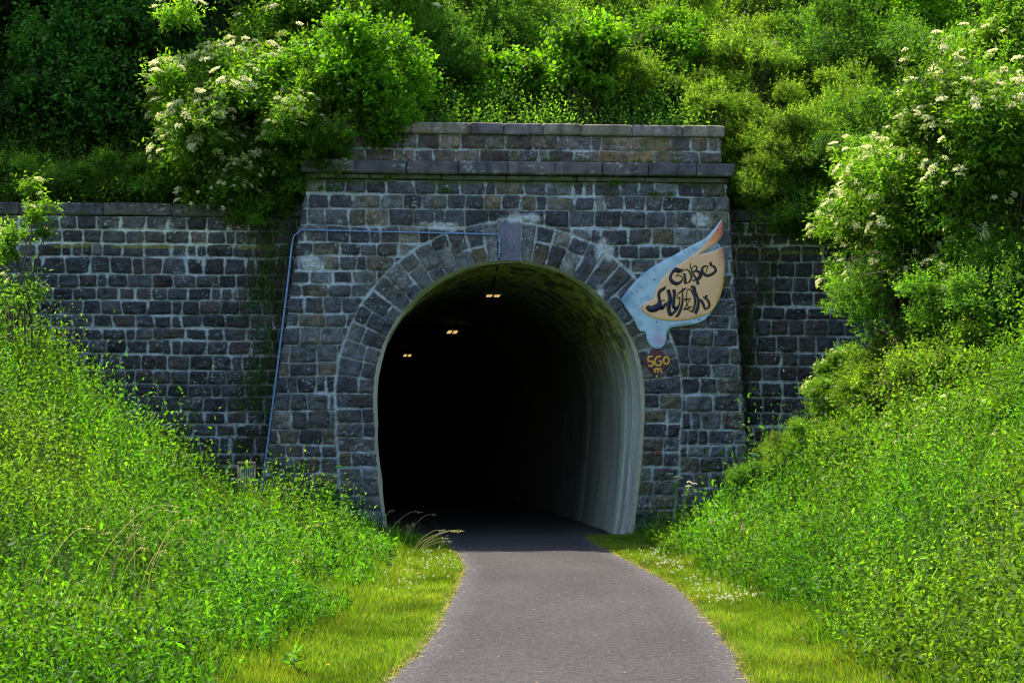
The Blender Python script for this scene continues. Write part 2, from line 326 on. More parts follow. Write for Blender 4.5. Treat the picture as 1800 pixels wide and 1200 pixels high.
def slabs(name, s0, s1, z0, z1, t0, t1, lmin, lmax, seed, cols, parent, mossy=0., tilt=0.):
    r = np.random.RandomState(seed); g = Geo(); s = s0
    while s < s1-.05:
        e = min(s+r.uniform(lmin, lmax), s1)
        if s1-e < lmin*.5: e = s1
        a, b = s+.006, e-.006; dz = r.uniform(-.008, .008); dt = r.uniform(-.012, .012)
        n1 = max(4, int((b-a)/.05)); nz = 8
        # section polyline round the slab: back-bottom, front-bottom, front-top, back-top with worn arrises
        c = .018
        sec = [(t0, z0)]+[(q, z0) for q in np.linspace(t0, t1-c, 4)[1:]]+[(t1, z0+c)]+[(t1, q) for q in np.linspace(z0+c, z1-c, nz)[1:]]+[(t1-c, z1)]+[(q, z1) for q in np.linspace(t1-c, t0, 4)[1:]]
        sec = np.array(sec); uu = np.linspace(a, b, n1)
        SS = uu[None]+0*sec[:, :1]; TT = sec[:, :1]+dt+0*SS; ZZ = sec[:, 1:]+dz+0*SS
        nn = (fbm(SS*6, ZZ*9+TT*7, seed, 4)-.5)*.03; e_ = 1-sstep(0, .03, np.minimum(SS-a, b-SS))
        TT = TT+np.where(TT > t0+.02, nn-e_*.012, 0); ZZ = ZZ-np.where(sec[:, 1:] > z0+.03, e_*.006, 0)
        base = cols[r.randint(len(cols))]*r.uniform(.8, 1.2)
        C = base*(.55+.9*fbm(SS*5, ZZ*5+TT*5, seed+1)[..., None])
        stn = sstep(.55, .7, fbm(SS*9, ZZ*1.2+TT, seed+2)); C = mixc(C, C*.45, stn*.7)
        li = sstep(.7, .8, vnoise(SS*30, ZZ*30+TT*9, seed+3)*.55+.45*fbm(SS*2, ZZ*2, seed+4)); C = mixc(C, lin(178, 180, 170)*np.ones_like(C), li*.6)
        ms = mossy*(1-sstep(z0, z0+.07, ZZ))*sstep(.3, .55, fbm(SS*4, ZZ*4, seed+5)); C = moss(C, ms, SS, ZZ)
        Vq = PW(SS, ZZ, TT); off = g.n; g.add(Vq, grid_faces(len(sec), n1), C.reshape(-1, 3))
        for col_ in (0, n1-1):       # end caps as a fan of quads
            idx = off-off+np.arange(len(sec))*n1+col_; k = len(sec)
            for q in range(k//2-1): g.F.append(np.array([[idx[q], idx[q+1], idx[k-2-q], idx[k-1-q]]])+off)
        s = e
    o = g.build(name, M_SLAB, smooth=False); adopt(o, parent); return o
zc0, zc1 = PL(900, 309)[1], PL(900, 286)[1]
cB = [lin(104, 96, 96), lin(92, 88, 92), lin(112, 100, 90)]
slabs('cornice_moulding', sA-.02, rA+.03, ZT, zc0, -.6, .075, 1.0, 1.6, 5, [lin(96, 98, 80)], portal, .8)
slabs('cornice', sA-.12, rA+.11, zc0+.003, zc1, -.6, .20, .75, 1.15, 3, cB, portal, .5)
zp1 = PL(900, 237)[1]; zp2 = PL(900, 217)[1]
pS0, pS1 = sA+.05, PL(1268, 250)[0]
slabs('coping', pS0-.04, pS1+.05, zp1, zp2, -.45, .07, .6, 1.1, 8, [lin(124, 114, 108), lin(112, 104, 104), lin(132, 120, 104)], portal, .3)
# parapet: two courses
res2 = .0125; z2 = np.arange(zc1, zp1+.001, res2); s2 = np.arange(pS0, pS1, res2); S2, Z2 = np.meshgrid(s2, z2)
pc = Courses(zc1, zp1, .29, .3, .62, -6, 6, 23); a_, b_, i_ = pc.query(S2, Z2); H2, C2 = stone_shade(S2, Z2, a_, b_, i_, 300, pal=1, mw=.009)
C2 = moss(C2, .5*sstep(.58, .7, fbm(S2*2.5, Z2*2.5, 41)), S2, Z2, (92, 88, 44))
V2 = PW(S2, Z2, H2-.02); F2 = grid_faces(len(z2), len(s2))
for side in (0, -1):              # end returns
    k = V2.shape[0]*V2.shape[1] if side == 0 else len(VV)
    e0 = V2[:, side]; e1 = e0-N*.4; blk = np.stack([e0, e1], 1).reshape(-1, 3); cc = np.repeat(C2[:, side], 2, 0)
    if side == 0: VV = V2.reshape(-1, 3); CC = C2.reshape(-1, 3); FF = F2
    FF = np.concatenate([FF, grid_faces(len(z2), 2, len(VV))]); VV = np.concatenate([VV, blk]); CC = np.concatenate([CC, cc])
adopt(mesh_np('parapet', VV, FF, M_STONE, CC, True), portal)

# ------------------------------------------------------------------ wing walls
def wing(name, s0, s1, ztop, t, seed, label, flip):
    root = empty(name, PW((s0+s1)/2, 0, t), label, 'retaining wall')
    res = .014; zz = np.arange(-.1, ztop, res); ss = np.arange(s0, s1, res); S, Zq = np.meshgrid(ss, zz)
    c = Courses(-.1, ztop, .258, .29, .46, s0, s1, seed); a, b, i = c.query(S, Zq); Hh, C = stone_shade(S, Zq, a, b, i, seed*7, mw=.013, pal=2, depth=.04)
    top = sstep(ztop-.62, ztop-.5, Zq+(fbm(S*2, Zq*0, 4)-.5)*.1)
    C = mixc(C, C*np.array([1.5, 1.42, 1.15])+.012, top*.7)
    yl = (1-sstep(.0, .05, np.abs(Zq-(ztop-.56)+(fbm(S*3, Zq*0, 6)-.5)*.08)))*sstep(.35, .6, fbm(S*1.5, Zq*0, 7)); C = moss(C, yl*.8, S, Zq, (132, 128, 34))
    gw = sstep(.55, .75, fbm(S*.9+3, Zq*1.1, seed+40)); C = moss(C, gw*.35*top, S, Zq, (104, 104, 44))
    if flip: C = moss(C, .9*(1-sstep(s0+.1, s0+.75, S+(fbm(S*3, Zq*3, 92)-.5)*.9)), S, Zq, (44, 50, 22))
    else: C = moss(C, .6*sstep(s1-1.2, s1-.5, S+(fbm(S*3, Zq*3, 93)-.5)*.9), S, Zq, (52, 54, 34))
    o = mesh_np('stone_face', PW(S, Zq, t+Hh).reshape(-1, 3), grid_faces(len(zz), len(ss)), M_STONE, C.reshape(-1, 3), True); adopt(o, root)
    slabs('coping', s0, s1, ztop+.002, ztop+.225, t-.5, t+.07, .9, 1.5, seed, [lin(84, 80, 84), lin(96, 90, 88)], root, .7)
    return root
ZW = PL(200, 379, -.42)[1]
wing('retaining_wall', -15.5, sA+.3, ZW, -.42, 31, 'long stone retaining wall left of the portal with low coping', False)
wing('retaining_wall', rA-.1, 13.0, ZW, -.42, 37, 'stone retaining wall right of the portal, mostly hidden by shrubs', True)

# ------------------------------------------------------------------ tunnel lining
h_ = np.pi*R/2; ZF = .05
def lining():
    ls = np.unique(np.concatenate([np.arange(0, 3, .03), np.arange(3, 14, .12), np.linspace(14, 100, 60)]))
    aa = np.linspace(-(h_+ZC+.1), h_+ZC+.1, 420)
    Lg, Ag = np.meshgrid(ls, aa, indexing='ij')
    r0 = -.045
    rho = r0-(fbm(Lg*1.5, Ag*1.5, 51)-.5)*.06
    gw = lambda c, w_, dd: dd*(1-sstep(w_*.5, w_, np.abs(Lg-c-(fbm(Ag*1.2, Lg*0, 53)-.5)*.22)))
    side = sstep(1.4, 2.6, np.abs(Ag))
    grv = (gw(1.0, .16, 1)+gw(1.85, .2, 1))*side
    rho = rho+grv*.12+.05*sstep(3, 3.3, Lg)
    for c in (7.6, 14.5, 21): rho = rho+.12*(1-sstep(.25, .35, np.abs(Lg-c)))*sstep(2.4, 2.7, np.abs(Ag))*(Ag > 0)
    xx, zz = arch_pt(Ag, rho)
    # sweep: y of axis point, lateral vector
    yc = 36+.0875*S0+Lg*math.cos(ALP); xc = axis_x(yc)+(S0*U[0]-axis_x(np.array(36.)))
    tx = -(.087+.0012*np.maximum(yc-36, 0)); nrm = np.sqrt(1+tx*tx); rx, ry = 1/nrm, -tx/nrm
    ry = np.where(Lg < 3, ry*(Lg/3)+U[1]*(1-Lg/3), ry)
    V = np.stack([xc+xx*rx, yc+xx*ry-.03, ZC+zz], -1)
    C = lin(222, 222, 206)*(.7+.6*fbm(Ag*.9, Lg*3, 61)[..., None])
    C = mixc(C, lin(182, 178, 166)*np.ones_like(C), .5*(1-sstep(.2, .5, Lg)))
    # damp streaks running down the render
    stx = sstep(.52, .7, fbm(Lg*3.2+fbm(Ag*1.1, Lg, 63)*1.2, Ag*.35, 62)); C = mixc(C, C*.6, stx*.6*sstep(.6, 2.2, np.abs(Ag)))
    C = mixc(C, lin(30, 34, 32)*np.ones_like(C), np.clip(grv, 0, 1)*.85)
    up = 1-sstep(2.3, 3.7, np.abs(Ag)+(fbm(Lg*2, Ag*1.3, 64)-.5)*1.3)
    brk = Ag/.19; rowb = np.floor(brk); bl = np.abs(brk-rowb-.5)*2; br2 = Lg/.42+.5*(rowb % 2); bl2 = np.abs(br2-np.floor(br2)-.5)*2
    joint = np.maximum(sstep(.78, .95, bl), sstep(.86, .97, bl2))
    mos = lin(196, 198, 84)*(.35+1.2*fbm(Lg*5, Ag*5, 65)[..., None]); mos = mixc(mos, mos*.35, joint*.75)
    pch = sstep(.5, .62, fbm(Lg*2.5, Ag*4, 68)); mos = mixc(mos, lin(34, 38, 14)*np.ones_like(mos), pch*.75)
    C = mixc(C, mos, up*.95)
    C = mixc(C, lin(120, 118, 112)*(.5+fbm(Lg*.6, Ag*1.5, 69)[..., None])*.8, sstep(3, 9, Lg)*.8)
    rim_y = 0
    Vf = V.reshape(-1, 3); Cf = C.reshape(-1, 3); Fq = grid_faces(len(ls), len(aa))
    # rim face and outer skirt
    rr = np.array([.035, .025, .01, -.01, -.03]); tt = np.array([-.05, .03, .045, .045, .03])
    rows = []
    for r_, t_ in zip(rr, tt):
        r_ = r_+(fbm(aa*5, aa*0, 70)-.5)*.02
        x_, z_ = arch_pt(aa, r_); rows.append(PW(S0+x_, ZC+z_, t_))
    rows.append(V[0]); rv = np.stack(rows); rc = np.broadcast_to(lin(172, 166, 140), rv.shape)*(.7+.6*fbm(np.broadcast_to(aa*3, rv.shape[:2]), np.arange(len(rv))[:, None]*.4+0*rv[..., 0], 73)[..., None])
    upr = 1-sstep(1.6, 3.2, np.abs(aa)+(fbm(aa*3, aa*0, 74)-.5)*1.5); rc = mixc(rc, lin(96, 100, 40)*np.ones_like(rc), np.broadcast_to(upr*.9, rv.shape[:2]))
    off = len(Vf); Fr = grid_faces(len(rv), len(aa), off)
    Vall = np.concatenate([Vf, rv.reshape(-1, 3)]); Call = np.concatenate([Cf, rc.reshape(-1, 3)]); Fall = np.concatenate([Fq, Fr])
    # closed far end
    e = V[-1]; c0 = len(Vall); mid = np.array([[e[:, 0].mean(), e[:, 1].mean(), -1.5]]); Vall = np.concatenate([Vall, mid]); Call = np.concatenate([Call, [[.02, .02, .02]]])
    base = (len(ls)-1)*len(aa); k = np.arange(0, len(aa)-2, 2)
    Fall = np.concatenate([Fall, np.stack([base+k, base+k+1, base+k+2, c0+0*k], -1)])
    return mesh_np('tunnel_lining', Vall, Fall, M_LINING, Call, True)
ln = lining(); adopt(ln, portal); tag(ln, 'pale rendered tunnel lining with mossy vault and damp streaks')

# ------------------------------------------------------------------ helpers: boxes, ribbons
def box(g, c, ax, hs, col):
    c = np.asarray(c, float); ax = [np.asarray(a, float) for a in ax]
    V = [c+ax[0]*hs[0]*i+ax[1]*hs[1]*j+ax[2]*hs[2]*k for i in (-1, 1) for j in (-1, 1) for k in (-1, 1)]
    g.add(V, [[0, 1, 3, 2], [4, 6, 7, 5], [0, 4, 5, 1], [2, 3, 7, 6], [0, 2, 6, 4], [1, 5, 7, 3]], col)
UP = np.array([0, 0, 1.])
def catmull(P, k=5):
    P = np.asarray(P, float); Q = np.concatenate([[2*P[0]-P[1]], P, [2*P[-1]-P[-2]]]); out = []
    for i in range(1, len(Q)-2):
        for t in np.linspace(0, 1, k, endpoint=False):
            out.append(.5*((2*Q[i])+(-Q[i-1]+Q[i+1])*t+(2*Q[i-1]-5*Q[i]+4*Q[i+1]-Q[i+2])*t*t+(-Q[i-1]+3*Q[i]-3*Q[i+1]+Q[i+2])*t**3))
    out.append(P[-1]); return np.array(out)
def ribbon(g, pts, conv, t0, t1, col, extra=0.):
    Q = catmull(pts); T = np.gradient(Q[:, :2], axis=0); T /= np.linalg.norm(T, axis=1)[:, None]+1e-9
    Nn = np.stack([-T[:, 1], T[:, 0]], -1); hw = np.maximum(Q[:, 2:3], 3)/2+extra
    if extra: Q[0, :2] -= T[0]*extra; Q[-1, :2] += T[-1]*extra
    A = Q[:, :2]+Nn*hw; B = Q[:, :2]-Nn*hw
    V = []
    for i in range(len(Q)):
        for (q, t) in ((A[i], t0), (A[i], t1), (B[i], t1), (B[i], t0)):
            s, z = conv(*q); V.append(PW(s, z, t))
    n = len(Q); Fq = []
    for i in range(n-1):
        a = i*4; b = a+4; Fq += [[a+1, b+1, b+2, a+2], [a, b, b+1, a+1], [a+2, b+2, b+3, a+3]]
    Fq += [[0, 1, 2, 3], [4*n-4, 4*n-3, 4*n-2, 4*n-1]]; g.add(V, Fq, col)
from mathutils.geometry import tessellate_polygon
def plate(name, poly, t0, t1, mat, colfn, parent, gridres=None):
    # flat board cut to an outline: real thickness; vertices of the face refined for painted colour
    pts = np.array(poly); me_v = []; 
    import bmesh
    bm = bmesh.new()
    vs = [bm.verts.new((p_[0], p_[1], 0)) for p_ in pts]; f = bm.faces.new(vs)
    bmesh.ops.triangulate(bm, faces=[f])
    for _ in range(4):
        es = [e for e in bm.edges if e.calc_length() > .07]
        if es: bmesh.ops.subdivide_edges(bm, edges=es, cuts=1); bmesh.ops.triangulate(bm, faces=[f_ for f_ in bm.faces if len(f_.verts) > 3])
    r_ = bmesh.ops.extrude_face_region(bm, geom=list(bm.faces)); nv = [v for v in r_['geom'] if isinstance(v, bmesh.types.BMVert)]
    for v in nv: v.co.z = 1
    bmesh.ops.triangulate(bm, faces=[f_ for f_ in bm.faces if len(f_.verts) > 3])
    bmesh.ops.recalc_face_normals(bm, faces=list(bm.faces)); bm.verts.ensure_lookup_table(); bm.verts.index_update()
    co = np.array([v.co[:] for v in bm.verts]); Fq = np.array([[v.index for v in f_.verts] for f_ in bm.faces]); bm.free()
    V = PW(co[:, 0], co[:, 1], t0+(t1-t0)*co[:, 2])
    o = mesh_np(name, V, Fq, mat, colfn(co[:, 0], co[:, 1])); adopt(o, parent); return o

# ------------------------------------------------------------------ name board
TB = .085
def c3(x, y): return PL(1070+x/3.872, 370+y/3.872, TB)
def sm(poly, k=4, sharp=()):            # smooth an open polyline list, keep it closed by the caller
    return catmull(np.array(poly, float), k)
top_ = sm([(770, 58), (700, 145), (655, 188), (560, 240), (450, 300), (330, 362), (240, 425), (170, 492), (120, 555), (80, 605)])
low_ = sm([(80, 605), (115, 660), (160, 725), (195, 790), (215, 822)])
low2 = sm([(215, 822), (240, 824), (253, 842), (262, 885), (285, 920), (315, 938), (350, 938), (380, 915), (393, 880), (395, 842), (408, 812), (440, 795), (520, 785), (600, 768), (650, 745), (690, 705)])
rgt = sm([(690, 705), (735, 640), (768, 560), (786, 460), (791, 370), (786, 300), (775, 247)])
notch = sm([(775, 247), (700, 276), (620, 298)]); n2_ = sm([(620, 298), (700, 252), (752, 205), (776, 165), (780, 110), (770, 58)])
outer = np.concatenate([top_[:-1], low_[:-1], low2[:-1], rgt[:-1], notch[:-1], n2_[:-1]])
pan = np.concatenate([sm([(768, 66), (738, 122), (700, 175), (650, 235), (600, 285), (540, 325), (480, 365), (420, 410), (370, 460), (340, 500), (320, 550), (300, 603), (262, 620), (232, 645), (230, 680), (262, 710), (320, 735), (400, 748), (480, 748), (560, 740), (640, 715), (692, 690)])[:-1],
    sm([(692, 690), (732, 636), (765, 558), (783, 460), (788, 370), (783, 300), (773, 251)])[:-1], sm([(773, 251), (700, 280), (614, 301)])[:-1], sm([(614, 301), (700, 248), (749, 203), (773, 165), (777, 110), (768, 66)])[:-1]])
board = empty('name_board', PW(*c3(430, 800), .02), 'painted leaf-shaped tunnel name board in blue and peach, right of the arch', 'sign')
def px_of(s, z): return (s-c3(0, 0)[0])*97.2*3.872*1.0, (c3(0, 0)[1]-z)*97.2*3.872
def blue(s, z):
    x, y = px_of(s, z); e = (x*.5+y*.86)   # distance below the upper edge
    q = sstep(330, 520, x*.62+y*.78-40); f = fbm(s*9, z*9, 3); 
    C = mixc(lin(66, 104, 134)*np.ones((len(s), 3)), lin(184, 208, 222)*np.ones((len(s), 3)), np.clip(q*.9+(f-.5)*1.1, 0, 1))
    ed_ = 1-sstep(0, 120, np.hypot(x-100, y-600)); C = mixc(C, lin(66, 112, 150)*np.ones_like(C), ed_*.7)
    pk = 1-sstep(10, 70, np.hypot(x-340, y-880)); C = mixc(C, lin(186, 150, 192)*np.ones_like(C), pk*.7); return C*1.05
def peach(s, z):
    x, y = px_of(s, z); C = lin(252, 196, 148)*np.ones((len(s), 3)); C = C*(.92+.16*fbm(s*6, z*6, 9)[:, None])
    C = mixc(C, lin(240, 140, 72)*np.ones_like(C), 1-sstep(150, 260, y)); C = mixc(C, lin(220, 120, 110)*np.ones_like(C), sstep(735, 785, x)*(1-sstep(250, 420, y))*.9)
    C = mixc(C, lin(236, 176, 96)*np.ones_like(C), sstep(620, 740, x-.25*(700-y))*.35); return C
plate('board', [c3(*q) for q in outer], TB-.022, TB, M_PAINT, blue, board)
plate('leaf_panel', [c3(*q) for q in pan], TB+.0005, TB+.006, M_PAINT, peach, board)
STR = [
 [(690,215,50),(635,265,46),(588,340,40),(586,400,56),(625,458,62),(690,482,60),(750,462,40),(790,420,25),(788,370,16),(740,335,16),(680,345,22)],
 [(655,225,30),(690,240,80),(740,258,70),(805,225,8)],
 [(775,290,10),(838,240,14),(892,245,20),(940,310,30),(950,380,30),(910,452,20),(850,482,12)],
 [(798,312,12),(830,330,36),(838,400,44),(848,490,40)],[(805,318,10),(858,314,12)],
 [(940,130,10),(932,180,14),(958,260,22),(1000,340,28),(1050,420,36),(1070,500,50)],
 [(955,225,10),(1000,172,14),(1045,195,22),(1030,250,24),(975,275,20)],
 [(990,268,18),(1070,268,36),(1112,320,60),(1080,390,54),(1030,418,24),(975,425,24)],
 [(1200,305,8),(1218,250,10),(1238,185,16),(1180,178,30),(1140,222,36),(1140,262,42),(1168,312,42),(1220,342,40),(1280,330,46),(1340,300,42),(1378,245,40),(1350,188,34),(1285,152,32),(1298,110,44)],
 [(1110,300,60),(1150,250,40)],
 [(500,530,8),(470,568,46),(402,612,50),(376,680,46),(390,760,50),(388,840,80),(335,905,120),(250,930,110),(190,905,80),(160,895,50)],
 [(380,880,120),(440,905,70),(490,850,48),(560,820,40)],[(420,802,14),(458,776,12),(500,785,6)],
 [(540,588,56),(562,660,62),(578,760,66),(552,850,76),(556,950,62),(582,1022,60),(640,990,42),(700,920,42),(738,840,22),(745,780,14)],
 [(640,588,58),(654,660,54),(640,760,54),(632,860,60),(665,920,50),(705,890,34)],
 [(722,735,34),(740,735,42),(758,735,34)],
 [(858,560,20),(800,602,36),(722,655,16),(706,690,10),(700,745,8)],
 [(790,560,10),(796,680,24),(796,780,34),(772,900,40),(740,985,46),(706,1045,40),(668,1066,16)],
 [(832,765,44),(872,756,30),(938,740,6)],[(936,745,10),(885,830,10),(815,935,16)],[(862,770,10),(872,830,12),(905,905,14)],[(808,938,20),(880,920,32),(958,884,14)],
 [(860,730,10),(874,625,12),(910,580,16),(962,620,28),(1006,710,34),(1016,810,36),(996,910,34),(955,972,24),(905,942,8)],
 [(932,530,12),(985,552,66),(1022,640,44),(1062,740,40),(1072,820,50),(1056,920,56),(1012,1004,64)],
 [(1070,768,30),(1120,780,44),(1162,850,40),(1192,922,34),(1242,908,30),(1268,850,36),(1232,765,36),(1182,732,28),(1158,715,10)],[(1190,728,24),(1225,690,40)]]
def c10(x, y): return PL(1120+x/10, 450+y/10, TB+.006)
navy = lin(34, 42, 66); gold = lin(226, 176, 70)
gl = Geo(); go = Geo()
for i, s_ in enumerate(STR):
    ribbon(go, s_, c10, TB+.0055, TB+.0070+i*.00004, gold, extra=9)
    ribbon(gl, s_, c10, TB+.0060, TB+.0092+i*.00012, navy)
ribbon(go, [(*q, 8) for q in [(232, 645), (230, 680), (262, 710), (320, 735), (400, 748), (480, 748), (560, 740), (640, 715), (692, 690), (732, 636), (765, 558), (783, 460)]], lambda x, y: c3(x, y-4), TB+.005, TB+.0068, gold)
adopt(go.build('lettering_outline', M_PAINT), board); adopt(gl.build('lettering', M_PAINT), board)
for (x, y) in ((513, 280), (197, 550), (327, 757), (615, 743), (333, 928), (743, 135), (310, 470)):
    g = Geo(); s_, z_ = c3(x, y); c = PW(s_, z_, TB+.004); tube(g, [c-N*.004, c+N*.004, c+N*.0055], [.012, .012, .001], lin(70, 60, 50), 8); adopt(g.build('screw', M_PAINT), board)
# ------------------------------------------------------------------ distance plate
def c6(x, y): return PL(1080+x/6.67, 500+y/6.67, .075)
dp = empty('distance_plate', PW(*c6(497, 920), .02), 'small dark red diamond plate with yellow 560 m, hung under the name board', 'sign')
dia = [c6(*q) for q in ((498, 738), (660, 878), (668, 892), (510, 1088), (490, 1088), (318, 898), (318, 884))]
def maroon(s, z): return lin(104, 54, 66)*(.6+.8*fbm(s*14, z*14, 4)[:, None])
plate('plate', dia, .052, .070, M_PAINT, maroon, dp)
yel = lin(240, 190, 60); g = Geo()
ang = np.linspace(0, 2*np.pi, 13)
for i, s_ in enumerate([[(452,842,18),(402,846,20),(398,893,20),(440,902,22),(455,930,24),(432,958,22),(392,948,18)],
    [(548,842,16),(502,850,22),(474,892,22),(482,935,22),(520,950,22),(548,930,20),(550,900,18),(520,897,16)],
    [(610+33*math.cos(q), 890+42*math.sin(q), 20) for q in ang],
    [(462,985,14),(474,1000,16),(476,1032,18)],[(474,1000,14),(495,984,18),(508,1000,18),(510,1030,18)],[(508,1000,14),(532,984,18),(545,1000,18),(553,1034,18)],
    [(486,1078,26),(508,1078,26)]]): ribbon(g, s_, c6, .069, .0725+i*.0001, yel)
adopt(g.build('lettering', M_PAINT), dp)
# red chalked number on an arch stone
g = Geo()
def cr(x, y): return PL(1000+x/4.286, 700+y/4.286, .06)
for i, s_ in enumerate([[(622,412,5),(636,398,5),(636,424,5)], [(652,400,5),(666,404,5),(660,412,5),(668,420,5),(654,426,5)], [(688+9*math.cos(q), 408+13*math.sin(q), 5) for q in ang]]): ribbon(g, s_, cr, .02, .052+i*.0003, lin(150, 60, 52))
o = adopt(g.build('painted_number', M_PAINT), portal); tag(o, 'small red 130 marked on an arch stone')

# ------------------------------------------------------------------ pipe
pipe = empty('conduit_pipe', PW(*PL(463, 838), .05), 'thin blue-grey conduit pipe running up the left edge and across the portal to the arch', 'pipe')
def pipe_run(pts, r=.017):
    g = Geo(); tube(g, np.array([PW(*PL(a, b, t), t) for a, b, t in pts]), r, (1, 1, 1), 10); adopt(g.build('pipe', M_PIPE, smooth=True), pipe)
pipe_run([(458, 872, .12), (463, 835, .10), (480, 705, .10), (497, 570, .10), (506, 495, .10), (513, 432, .10)])
pipe_run([(530, 404, .10), (600, 405.5, .10), (700, 408, .10), (800, 410, .10), (866, 412, .10)], .015)
pipe_run([(878, 416, .105), (878, 436, .105), (877, 453, .10)], .018)
pipe_run([(513, 432, .10), (516, 415, .095), (530, 404, .10)], .012)
pipe_run([(866, 412, .10), (874, 411, .105), (878, 416, .105)], .012)
for a, b in ((560, 404.6), (640, 406.5), (720, 408.6), (790, 410), (850, 411.6), (509, 470), (501, 540), (491, 620), (478, 720), (467, 805), (878, 425), (878, 445)):
    g = Geo(); s_, z_ = PL(a, b, .10); c = PW(s_, z_, .08); hz = (.012, .03) if (a > 520 and a < 870) else (.032, .012)
    box(g, c, (U, UP, N), (hz[0], hz[1], .05), (1, 1, 1)); adopt(g.build('clip', M_CLIP), pipe)

# cable and lamps in the vault
def lamp_pt(px, py, zz): d = (zz-CAMZ)*F/(HY-py); return np.array([(px-CX)/F*d, d, zz])
L1, L2, L3 = lamp_pt(867, 520, 4.70), lamp_pt(795, 584, 4.70), lamp_pt(716, 625, 4.70)
def vault_top(y): return ZC+R+.02
cab = Geo(); p0 = PW(*PL(877, 455, .05), .05)
ptsc = [p0, p0-N*.15+UP*-.06]
for q in np.linspace(0, 1, 12)[1:]: ptsc.append((p0-N*.15)*(1-q)+(L1+UP*.18)*q-UP*.05*math.sin(q*9))
for q in np.linspace(0, 1, 10)[1:]: ptsc.append((L1+UP*.18)*(1-q)+(L2+UP*.18)*q)
for q in np.linspace(0, 1, 10)[1:]: ptsc.append((L2+UP*.18)*(1-q)+(L3+UP*.18)*q)
tube(cab, ptsc, .022, (.02, .022, .02), 6); o = cab.build('power_cable', M_STEM); tag(o, 'dark cable running along the tunnel vault to the lamps', 'cable')
M_GLOW = emis('warm_lamp', (1.0, .66, .24), .3)
for i, (L_, lab) in enumerate(((L1, 'nearest twin-panel tunnel lamp hanging under the mossy vault'), (L2, 'middle lit twin-panel tunnel lamp in the dark vault'), (L3, 'farthest lit twin-panel tunnel lamp deep in the dark'))):
    t = empty('tunnel_lamp', L_+UP*.2, lab, 'lamp', 'lamps along the tunnel vault')
    g = Geo(); ay = np.array([-.12, .993, 0]); axx = np.array([.993, .12, 0])
    box(g, L_+UP*.05, (axx, ay, UP), (.21, .16, .035), (1, 1, 1)); box(g, L_+UP*.13, (axx, ay, UP), (.03, .05, .06), (1, 1, 1))
    box(g, L_+UP*.21-axx*.12, (axx, ay, UP), (.12, .06, .03), (1, 1, 1)); adopt(g.build('housing', M_METAL), t)
    for sx in (-1, 1):
        # slightly tilted lens facing down and out of the tunnel
        g = Geo(); c = L_+axx*.08*sx+UP*.006; box(g, c, (axx, ay*.9-UP*.06, UP), (.052, .28 if i else .15, .012), (1, 1, 1)); adopt(g.build('lamp_panel', M_GLOW), t)

# grooved cabinet in the weeds
bp = VW(434, 811, 33.9); cabi = empty('cabinet', (bp[0], bp[1], bp[2]-.8), 'grey ribbed cabinet with pale cap showing above the weeds beside the blue pipe', 'cabinet')
g = Geo(); box(g, bp-UP*.42, (U, N, UP), (.125, .12, .38), lin(96, 104, 84))
for q in np.linspace(-.105, .105, 8): box(g, bp-UP*.42+U*q+N*.124, (U, N, UP), (.006, .008, .37), lin(168, 172, 140))
adopt(g.build('body', M_WOOD), cabi)
g = Geo(); box(g, bp-UP*.02, (U, N, UP), (.15, .15, .022), lin(190, 160, 130)); box(g, bp-UP*.42+U*.138, (U, N, UP), (.012, .13, .38), lin(172, 140, 112)); box(g, bp-UP*.42-U*.138, (U, N, UP), (.012, .13, .38), lin(172, 140, 112)); adopt(g.build('frame', M_WOOD), cabi)

# ------------------------------------------------------------------ foliage generators
def nrmz(v): return v/(np.linalg.norm(v, axis=-1, keepdims=True)+1e-9)
def leaf_quads(g, P, Dv, Nv, L, W, C, rng, kind=0):
    n = len(P); Dv = nrmz(Dv); S = nrmz(np.cross(Dv, Nv)); Nv = np.cross(S, Dv); L = np.broadcast_to(np.asarray(L, float), (n,))[:, None]; W = np.broadcast_to(np.asarray(W, float), (n,))[:, None]
    dr = L*rng.uniform(.0, .25, (n, 1)); C = np.broadcast_to(C, (n, 3))
    if kind == 0:
        V = np.stack([P, P+Dv*L*.42+S*W*.5+Nv*W*.18, P+Dv*L-Nv*dr, P+Dv*L*.42-S*W*.5+Nv*W*.18], 1)
        Fq = np.arange(n)[:, None]*4+np.arange(4)[None]; g.add(V.reshape(-1, 3), Fq, np.repeat(C, 4, 0))
    else:
        mid = P+Dv*L*.55-Nv*dr*.3
        V = np.stack([P, P+Dv*L*.22+S*W*.42+Nv*W*.12, P+Dv*L*.68+S*W*.46+Nv*W*.1-Nv*dr*.5, P+Dv*L-Nv*dr, P+Dv*L*.68-S*W*.46+Nv*W*.1-Nv*dr*.5, P+Dv*L*.22-S*W*.42+Nv*W*.12], 1)
        b = np.arange(n)[:, None]*6; Fq = np.concatenate([b+np.array([[0, 1, 2, 3]]), b+np.array([[0, 3, 4, 5]])]); g.add(V.reshape(-1, 3), Fq, np.repeat(C, 6, 0))
